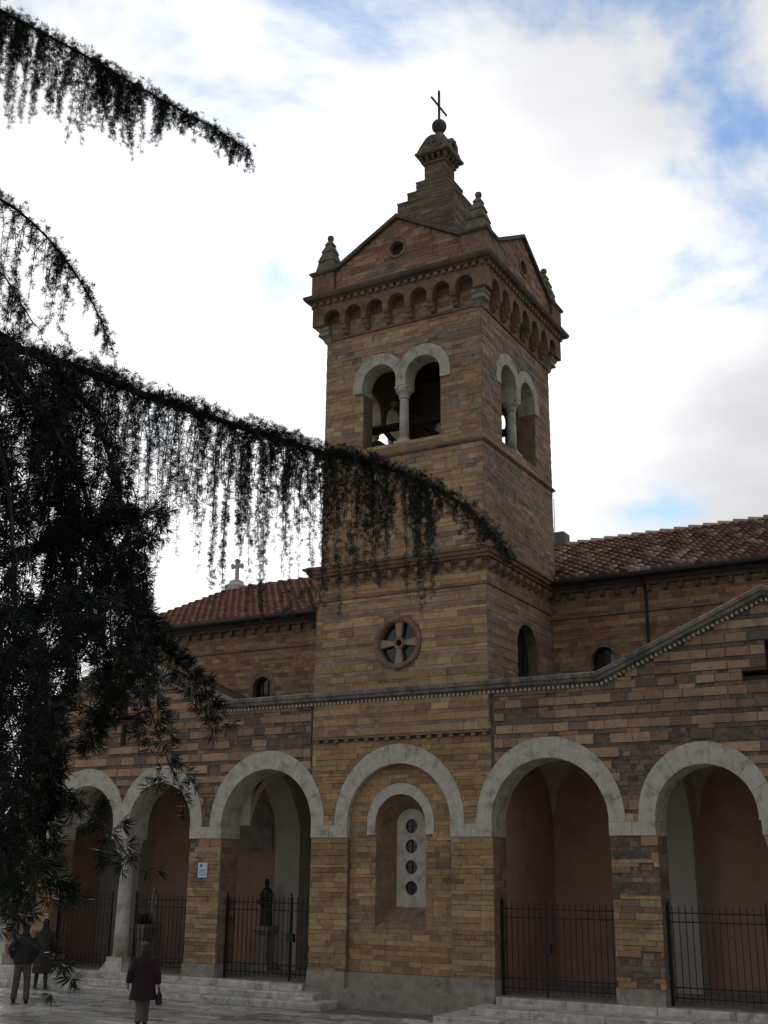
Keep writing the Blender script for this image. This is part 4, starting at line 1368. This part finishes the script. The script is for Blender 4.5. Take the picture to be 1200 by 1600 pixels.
def person(name, label, loc, rot, H, legs, arms, top, hem, coat_m, trous_m, hair_m, shoes='shoe', hem_w=.24, puff=0.0, heel=False):
    """local frame: facing +y, x to the right. legs: [(hip, knee, ankle)], arms: [(elbow, wrist, palm dir)]"""
    t = thing(name, label, 'person', loc)
    M = place(loc[0], loc[1], loc[2], rot)
    k = H / 1.72
    S = lambda p: Vector(p) * k
    def X(mb): return xform(mb, M @ Matrix.Scale(k, 4))
    b = MB()
    ball(b, (0, .015, 1.605), (.074, .092, .115), 16, 12)
    ball(b, (0, .105, 1.59), (.014, .02, .026), 8, 6)
    for s in (-1, 1):
        ball(b, (s * .076, .0, 1.60), (.012, .022, .032), 8, 6)
        ball(b, (s * .03, .093, 1.622), (.014, .012, .010), 8, 6)
    ball(b, (0, .094, 1.548), (.026, .012, .008), 8, 6)
    ball(b, (0, .075, 1.515), (.03, .03, .026), 8, 6)
    b.tube([(0, -.01, 1.40), (0, .0, 1.54)], [.058, .053], 12)
    loft(b, [(0, 0, .86, .155, .105), (0, 0, .98, .165, .11), (0, 0, 1.12, .135, .095), (0, 0, 1.28, .165, .11), (0, 0, 1.40, .17, .095), (0, 0, 1.45, .10, .07)], 16)
    for s, (kn, an) in zip((-1, 1), legs):
        hip = Vector((s * .085, 0, .90))
        b.tube([hip, kn, an], [.085, .058, .040], 10)
    for s, (el, wr, pd) in zip((-1, 1), arms):
        b.tube([(s * .165, 0, 1.40), el, wr], [.052, .042, .030], 10)
        hand(b, wr, pd, s)
    for s, (kn, an) in zip((-1, 1), legs):
        b.tube([Vector(an), Vector(an) + Vector((0, .02, -.05)), Vector(an) + Vector((0, .14, -.06))], [.038, .042, .03], 8)
    fuse('body', X(b), .0085, 'skin', t, 1)
    # hair
    h = MB()
    ball(h, (0, -.012, 1.635), (.086, .098, .105), 16, 12)
    ball(h, (0, -.045, 1.575), (.078, .060, .080), 14, 10)
    if puff: ball(h, (0, -.02, 1.66), (.098, .108, .085), 14, 10)
    fuse('hair', X(h), .012, hair_m, t, 2)
    # trousers
    if trous_m:
        tr = MB()
        loft(tr, [(0, 0, .78, .15, .12), (0, 0, .90, .175, .125), (0, 0, 1.0, .17, .12)], 16)
        for s, (kn, an) in zip((-1, 1), legs):
            hip = Vector((s * .088, 0, .88))
            an, kn = Vector(an), Vector(kn)
            tr.tube([hip, kn, (kn + an) / 2, an + Vector((0, 0, .0))], [.105, .082, .076, .074], 12)
        fuse('trousers', X(tr), .014, trous_m, t, 2)
    for s, (kn, an) in zip((-1, 1), legs):
        sh = MB()
        a = Vector(an)
        if heel:
            kn = Vector(kn)
            sh.tube([a + (kn - a) * .75, a + (kn - a) * .3, a, a + Vector((0, .02, -.035))], [.062, .052, .044, .046], 10)
            sh.tube([a + Vector((0, .0, -.02)), a + Vector((0, .08, -.055)), a + Vector((0, .17, -.075))], [.042, .038, .022], 8)
            sh.tube([a + Vector((0, -.035, -.02)), a + Vector((0, -.035, -a.z + .008))], [.024, .012], 8)
        else:
            sh.tube([a + Vector((0, -.045, -.045)), a + Vector((0, .05, -.045)), a + Vector((0, .17, -.058))], [.044, .050, .034], 10)
            sh.tube([a + Vector((0, 0, .03)), a + Vector((0, 0, -.04))], [.052, .05], 10)
        fuse('boot' if heel else 'shoe', X(sh), .010, 'leather', t, 1)
    # coat
    c = MB()
    loft(c, [(0, 0, hem, hem_w, hem_w * .72), (0, 0, hem + .04, hem_w, hem_w * .72), (0, -.01, (hem + 1.08) / 2, (hem_w + .205) / 2 + .005, .155), (0, 0, 1.08, .19 + puff * .3, .15), (0, 0, 1.27, .21 + puff * .3, .155), (0, -.005, 1.40, .205, .125), (0, -.005, 1.455, .125, .095), (0, 0, 1.50, .075, .08)], 20)
    for s, (el, wr, pd) in zip((-1, 1), arms):
        el, wr = Vector(el), Vector(wr)
        c.tube([(s * .165, 0, 1.405), el, (el + wr) / 2, wr + (el - wr) * .05], [.075 + puff * .2, .070 + puff * .3, .064 + puff * .2, .052], 12)
    fuse('coat', X(c), .016, coat_m, t, 2)
    col = MB()
    col.lathe((0, -.005, 0), [(.085, 1.45), (.098, 1.47), (.092, 1.535), (.075, 1.55)], 16)
    fuse('collar', X(col), .013, 'scarf' if coat_m == 'coat_maroon' else coat_m, t, 1)
    return t, M @ Matrix.Scale(k, 4)

away = math.atan2(16.2 - (-.26), 0) * 0
# man in black jacket, hands in pockets
person('person', 'person in a black jacket and grey brown trousers standing half behind the cedar twigs', (-5.67, -3.63, 0), math.radians(38), 1.76,
       [((-.12, .03, .50), (-.15, .02, .09)), ((.12, .02, .50), (.14, -.03, .09))],
       [((-.30, -.05, 1.16), (-.20, .06, .95), (.2, .2, -1)), ((.30, -.05, 1.16), (.20, .06, .95), (-.2, .2, -1))],
       1.45, .86, 'jacket_black', 'trousers_grey', 'hair_dark', hem_w=.235, puff=.10)
# woman in long coat
t2, M2_ = person('person', 'person in a long dark coat and heeled boots walking towards the steps', (-7.69, -.98, 0), math.radians(55), 1.74,
       [((-.10, .08, .50), (-.11, .13, .10)), ((.09, -.02, .50), (.10, -.12, .10))],
       [((-.25, .02, 1.14), (-.27, .14, .95), (0, .5, -.6)), ((.26, -.04, 1.14), (.28, .02, .88), (0, .1, -1))],
       1.45, .40, 'coat_brown', None, 'hair_dark', hem_w=.255, puff=.03, heel=True)
# person in maroon coat with a bag
t3, M3_ = person('person', 'person in a maroon coat and beige trousers walking with a black bag', (-.36, -5.48, 0), math.radians(35), 1.61,
       [((-.07, .02, .49), (-.05, -.17, .13)), ((.07, .14, .51), (.05, .22, .10))],
       [((-.27, -.05, 1.13), (-.34, .02, .88), (0, .3, -1)), ((.27, -.03, 1.12), (.33, .02, .86), (0, .1, -1))],
       1.45, .56, 'coat_maroon', 'trousers_beige', 'hair_brown', hem_w=.30, puff=.07)
def bag(M, c, w, h, d, label):
    t = thing('handbag', label, 'bag', M @ Vector((c[0], c[1], c[2] - h)))
    b = MB()
    loft(b, [(c[0], c[1], c[2] - h, d * .8, w * .9), (c[0], c[1], c[2] - h * .9, d, w), (c[0], c[1], c[2] - h * .3, d * .85, w * .95), (c[0], c[1], c[2], d * .4, w * .8)], 16)
    fuse('pouch', xform(b, M), .012, 'leather', t, 1)
    s = MB().tube([(c[0], c[1] - w * .6, c[2] - .01), (c[0], c[1] - w * .3, c[2] + .09), (c[0], c[1], c[2] + .12), (c[0], c[1] + w * .3, c[2] + .09), (c[0], c[1] + w * .6, c[2] - .01)], .008, 6)
    xform(s, M).build('handle', 'leather', t)
bag(M3_, (.345, .03, .71), .17, .25, .075, 'black handbag in the right hand of the person in maroon')
bag(M2_, (.30, .03, .70), .12, .18, .05, 'dark handbag beside the hip of the person in the long coat')
# ------------------------------------------------------------------ cedar
rng = np.random.default_rng(5)
TRUNK = ray_point(-760, 1000, 4.6)
TRUNK.z = ground_z(TRUNK.x, TRUNK.y)
cedar = thing('cedar_tree', 'dark weeping cedar with long hanging branches in the left foreground', 'tree', TRUNK)
tk = MB()
tp = [TRUNK + Vector((.0, .0, -.2)), TRUNK + Vector((.02, .03, .6)), TRUNK + Vector((-.05, .05, 2.4)), TRUNK + Vector((-.12, .0, 4.6)), TRUNK + Vector((-.05, -.1, 7.2)), TRUNK + Vector((0, 0, 9.5))]
tk.tube(tp, [.52, .40, .34, .27, .17, .04], 14)
trunk_o = tk.build('trunk', 'bark', cedar, smooth=True)

def needles(name, pos, axis, size, parent, K, width, fwd=0.75):
    """rosettes of thin needles; pos, axis (n,3), size (n,)"""
    n = len(pos)
    d = rng.normal(size=(n, K, 3))
    d /= np.linalg.norm(d, axis=2, keepdims=True)
    d = d + axis[:, None, :] * fwd
    d /= np.linalg.norm(d, axis=2, keepdims=True)
    L = size[:, None] * rng.uniform(.75, 1.1, (n, K))
    tip = pos[:, None, :] + d * L[..., None]
    side = np.cross(d, rng.normal(size=(n, K, 3)))
    side /= np.linalg.norm(side, axis=2, keepdims=True) + 1e-9
    w = width * size[:, None, None] / .035 * .5
    base = pos[:, None, :] + d * L[..., None] * .04
    midp = pos[:, None, :] + d * L[..., None] * .5
    v = np.stack([base, midp + side * w, tip, midp - side * w], axis=2).reshape(-1, 3)
    me = bpy.data.meshes.new(name)
    nf = n * K
    me.vertices.add(nf * 4)
    me.vertices.foreach_set('co', v.astype(np.float32).ravel())
    me.loops.add(nf * 4)
    me.loops.foreach_set('vertex_index', np.arange(nf * 4, dtype=np.int32))
    me.polygons.add(nf)
    me.polygons.foreach_set('loop_start', np.arange(0, nf * 4, 4, dtype=np.int32))
    me.update(calc_edges=True)
    me.materials.append(MATS['needle'])
    o = bpy.data.objects.new(name, me)
    COL.objects.link(o)
    attach(o, parent)
    o['kind'] = 'stuff'
    return o

def catmull(P, n):
    out = []
    for i in range(len(P) - 1):
        p0, p1, p2, p3 = P[max(i - 1, 0)], P[i], P[i + 1], P[min(i + 2, len(P) - 1)]
        for k in range(n):
            t = k / n
            out.append(.5 * ((2 * p1) + (p2 - p0) * t + (2 * p0 - 5 * p1 + 4 * p2 - p3) * t * t + (3 * p1 - p0 - 3 * p2 + p3) * t ** 3))
    out.append(P[-1])
    return out

def resample(P, step):
    out = [P[0]]
    acc = 0
    for a, b in zip(P[:-1], P[1:]):
        L = (b - a).length
        while acc + L >= step:
            t = (step - acc) / L
            a = a + (b - a) * t
            out.append(a.copy())
            L = (b - a).length
            acc = 0
        acc += L
    return out

def limb(path, r0, r1, twig_step, lens, spread=.25, size=.032, K=18, width=.0024, ros_step=.02, start=0.0, up=.5, trunk_z=None, twig_from=0.0, drift=(0, 0, 0), top_n=2, sub=.0, bulk=.03, brush=False):
    """path: (u, v, depth) picture directions at metric depths; lens(t) -> (min, max) twig length"""
    P = [ray_point(*p) for p in path]
    if trunk_z is not None:
        P = [Vector((TRUNK.x, TRUNK.y, trunk_z))] + P
    C = catmull(P, 8)
    S = resample(C, .04)
    n = len(S)
    mb = MB()
    mb.tube(S[::3] + [S[-1]], [r0 + (r1 - r0) * i / max(1, len(S[::3])) for i in range(len(S[::3]) + 1)], 7)
    pos, axs, siz = [], [], []
    def ros(p, a, s):
        pos.append(p); axs.append(a); siz.append(s)
    total = n * .04
    # rosettes along the limb itself, mostly on its upper side
    dist = 0
    for i in range(n):
        t = i / n
        if t < twig_from: continue
        for q in range(int(top_n * (1 - .8 * max(0, (t - .72) / .28)) * (1 + .8 * noise.noise(Vector((i * .13, top_n, 3.3)))) + .5)):
            a = Vector((random.gauss(0, .7), random.gauss(0, .7), random.uniform(-.1, 1.0) * up * 2)).normalized()
            tan = (S[min(i + 1, n - 1)] - S[max(i - 1, 0)]).normalized()
            if brush: a = (a + tan * .9).normalized()
            r = r0 + (r1 - r0) * t
            off = a * (r + random.uniform(0, bulk))
            ros(S[i] + off + Vector((random.uniform(-.015, .015),) * 3), a, size * random.uniform(.8, 1.1))
    # hanging twigs
    s = 0.0
    while s < total:
        t = s / total
        s += twig_step * (random.uniform(.2, 1.0) if random.random() < .86 else random.uniform(1.4, 2.8))
        if t < twig_from: continue
        i = min(int(t * n), n - 1)
        lo, hi = lens(t)
        L = random.uniform(lo, hi) * (1 if random.random() < .75 else .55)
        p = S[i].copy()
        az = random.uniform(0, 2 * PI)
        h = Vector((math.cos(az), math.sin(az), 0)) * random.uniform(.1, 1.0) * spread
        tw = [p.copy()]
        m = max(3, int(L / .02))
        wob = Vector((random.gauss(0, .004), random.gauss(0, .004), 0))
        vel = Vector((h.x, h.y, .05))
        for k in range(m):
            f = k / m
            down = Vector((drift[0], drift[1], -1))
            vel = vel * .90 + down * .10
            if k % 8 == 0: wob = Vector((random.gauss(0, .12), random.gauss(0, .12), 0))
            p = p + (vel + wob * .5).normalized() * .02
            tw.append(p.copy())
        if len(tw) > 6:
            thin = tw[::4] + [tw[-1]]
            mb.tube(thin, [.0032 + (.001 - .0032) * i_ / len(thin) for i_ in range(len(thin))], 3, caps=False)
        for k in range(1, len(tw)):
            if random.random() < .02 / ros_step:
                a = Vector((random.gauss(0, 1), random.gauss(0, 1), random.gauss(-.1, .5))).normalized()
                if brush: a = (a + (tw[k] - tw[k - 1]).normalized() * .9).normalized()
                f = k / len(tw)
                ros(tw[k] + a * random.uniform(0, .010), a, size * random.uniform(.75, 1.1) * (1 - .35 * max(0, f - .75) / .25))
            if sub and random.random() < sub:
                q = tw[k].copy(); dv = Vector((random.gauss(0, 1), random.gauss(0, 1), -.6)).normalized()
                for z_ in range(random.randint(4, 10)):
                    dv = (dv + Vector((0, 0, -.12))).normalized()
                    q = q + dv * .018
                    a = Vector((random.gauss(0, 1), random.gauss(0, 1), random.gauss(0, .6))).normalized()
                    ros(q, a, size * random.uniform(.7, 1.0))
    o = mb.build('branch', 'bark', cedar)
    needles('needles', np.array(pos), np.array(axs), np.array(siz), o, K, width, 1.1 if brush else .75)
    return len(pos)

tot = 0
# A, top branch
tot += limb([(-380, -150, 7.6), (-150, -70, 7.8), (0, 16, 8.0), (120, 80, 8.2), (210, 132, 8.4), (290, 176, 8.7), (345, 206, 8.9), (392, 238, 9.1)], .030, .003, .0125,
            lambda t: (.15 + .2 * (1 - t), .40 + 1.45 * (1 - t)) if t < .87 else (.08, .25), .25, .040, 26, .0024, .021, trunk_z=7.4, twig_from=.46, top_n=12, sub=.012, bulk=.05)
# B, short branch below it
tot += limb([(-300, 210, 6.6), (-110, 262, 6.8), (0, 311, 7.0), (60, 357, 7.1), (110, 416, 7.2), (148, 480, 7.3), (174, 540, 7.4)], .022, .003, .026,
            lambda t: (.15, .75) if t < .85 else (.06, .2), .22, .038, 26, .0024, .023, trunk_z=6.0, twig_from=.50, top_n=7, sub=.01, bulk=.04)
tot += limb([(-220, 330, 6.0), (-80, 380, 6.1), (0, 425, 6.2), (30, 470, 6.25), (52, 505, 6.3)], .014, .003, .03,
            lambda t: (.08, .35), .22, .038, 24, .0024, .023, trunk_z=5.6, twig_from=.55, top_n=6, sub=.01, bulk=.04)
# C, long branch reaching across the tower
tot += limb([(-420, 430, 4.6), (-150, 490, 5.1), (0, 536, 5.5), (120, 574, 5.9), (250, 626, 6.4), (380, 668, 6.9), (500, 706, 7.4), (600, 730, 7.8), (680, 764, 8.2), (740, 802, 8.5), (795, 868, 8.8)], .032, .005, .0165,
            lambda t: ((.22, .80) if random.random() < .6 else (.7, 1.3)) if t < .70 else (((.15, .5) if random.random() < .5 else (.5, 1.0)) if t < .86 else ((.10, .32) if t < .94 else (.05, .16))), .45, .038, 26, .0022, .022, trunk_z=5.2, twig_from=.36, top_n=18, sub=.012, bulk=.065)
# D, the heavy hanging mass at the left
D = [
    ([(-220, 480, 3.9), (0, 545, 4.1), (70, 640, 4.1), (95, 780, 4.0), (105, 920, 3.9), (95, 1060, 3.8)], 4.6, .033, (.2, .7)),
    ([(-150, 500, 4.3), (60, 560, 4.4), (140, 640, 4.3), (185, 760, 4.2), (205, 880, 4.1), (215, 960, 4.0)], 4.8, .036, (.2, .6)),
    ([(-250, 520, 3.5), (-60, 600, 3.6), (5, 720, 3.6), (20, 860, 3.5), (25, 1000, 3.4), (15, 1120, 3.3)], 4.4, .031, (.2, .7)),
    ([(-150, 520, 3.8), (40, 620, 3.9), (130, 760, 3.8), (150, 900, 3.7), (130, 1020, 3.6)], 4.5, .040, (.15, .55)),
]
for path, tz, st, ln in D:
    tot += limb(path, .022, .004, st, lambda t, ln=ln: ln, .40, .044, 20, .0030, .020, trunk_z=tz, twig_from=.34, top_n=4, sub=.04)
E_ = [
    # big sprays that hang free in front of the arches
    ([(150, 820, 3.7), (195, 900, 3.6), (215, 1000, 3.5), (228, 1080, 3.4), (255, 1170, 3.35), (286, 1240, 3.3)], .05, (.04, .09), 3.3),
    ([(180, 900, 3.9), (240, 980, 3.9), (290, 1045, 3.8), (335, 1105, 3.8), (352, 1140, 3.8)], .10, (.03, .07), None),
    ([(215, 1010, 3.4), (185, 1080, 3.4), (155, 1130, 3.4), (140, 1165, 3.4)], .10, (.03, .07), None),
    ([(40, 960, 2.9), (70, 1040, 2.8), (76, 1150, 2.75), (80, 1235, 2.7), (120, 1248, 2.7), (165, 1290, 2.65), (200, 1330, 2.65), (220, 1372, 2.65)], .07, (.03, .08), 3.2),
    ([(76, 1100, 2.75), (78, 1230, 2.7), (66, 1320, 2.65), (80, 1385, 2.6), (135, 1408, 2.6)], .09, (.02, .05), None),
    ([(-120, 1000, 2.6), (0, 1090, 2.6), (28, 1200, 2.55), (28, 1320, 2.5), (30, 1400, 2.5), (32, 1445, 2.5)], .04, (.05, .12), 3.0),
    ([(-150, 1180, 2.5), (-30, 1270, 2.45), (5, 1340, 2.4), (18, 1395, 2.4)], .04, (.05, .14), 2.9),
    ([(20, 1452, 2.45), (48, 1478, 2.45), (74, 1494, 2.45), (95, 1512, 2.45), (108, 1542, 2.45)], .3, (.02, .03), None),
    ([(-160, 1040, 3.0), (-40, 1140, 2.9), (-5, 1260, 2.9), (5, 1380, 2.8)], .04, (.1, .25), 3.2),
]
for path, st, ln, tz in E_:
    tot += limb(path, .010 if tz else (.0014 if st > .2 else .004), .0015, st, lambda t, ln=ln: ln, .8, .043, 24, .0021, .012, trunk_z=tz, twig_from=(.45 if st > .2 else .0) if tz is None else (.52 if tz == 3.3 else .22), top_n=4 if st > .2 else 11, up=.15, sub=.0, brush=True)


# ------------------------------------------------------------------ trees beyond the church
def bushy(name, label, loc, h, r, seed, conifer=False):
    rr = random.Random(seed)
    t = thing(name, label, 'tree', loc, 'trees beyond the church')
    x, y, z = loc
    MB().tube([(x, y, z - .2), (x + .1, y, z + h * .45), (x, y + .1, z + h * .9)], [.16 * h / 6, .11 * h / 6, .02], 8).build('trunk', 'bark', t)
    mb = MB()
    for i in range(5200):
        if conifer:
            f = rr.random() ** .8
            rad = r * (1 - f) * (.65 + .35 * math.sin(f * 38)) * math.sqrt(rr.random())
            a = rr.uniform(0, 2 * PI)
            c = Vector((x + rad * math.cos(a), y + rad * math.sin(a), z + h * (.1 + .9 * f) - rad * .25))
        else:
            q = i % 34
            r2 = random.Random(seed * 100 + q)
            d = Vector((r2.gauss(0, 1), r2.gauss(0, 1), r2.gauss(0, 1))).normalized() * r2.uniform(.3, 1)
            cc = Vector((x + d.x * r * .8, y + d.y * r * .8, z + h * .62 + d.z * h * .3))
            c = cc + Vector((rr.gauss(0, 1), rr.gauss(0, 1), rr.gauss(0, .8))) * r * .16
        s = .11 * h / 6
        d1 = Vector((rr.uniform(-1, 1), rr.uniform(-1, 1), rr.uniform(-1, 1))) * s
        d2 = Vector((rr.uniform(-1, 1), rr.uniform(-1, 1), rr.uniform(-1, 1))) * s
        mb.add([c - d1, c + d2, c + d1, c - d2], [(0, 1, 2, 3)])
    mb.build('crown', 'leaf', t, kind='stuff')
def gp(u, depth):
    p = ray_point(u, 1400, depth)
    return (p.x, p.y, -.03)
bushy('broadleaf_tree', 'dark rounded tree at the far left beyond the church end', gp(-25, 52), 5.5, 2.6, 1)
bushy('broadleaf_tree', 'low dark bushy tree next to the church end wall', gp(28, 60), 4.6, 2.4, 2)
bushy('conifer_tree', 'slim dark conifer rising behind the bushy trees at left', gp(42, 75), 8.0, 1.6, 3, True)
bushy('conifer_tree', 'taller conifer at the left edge behind the bushy trees', gp(8, 80), 9.0, 2.0, 4, True)
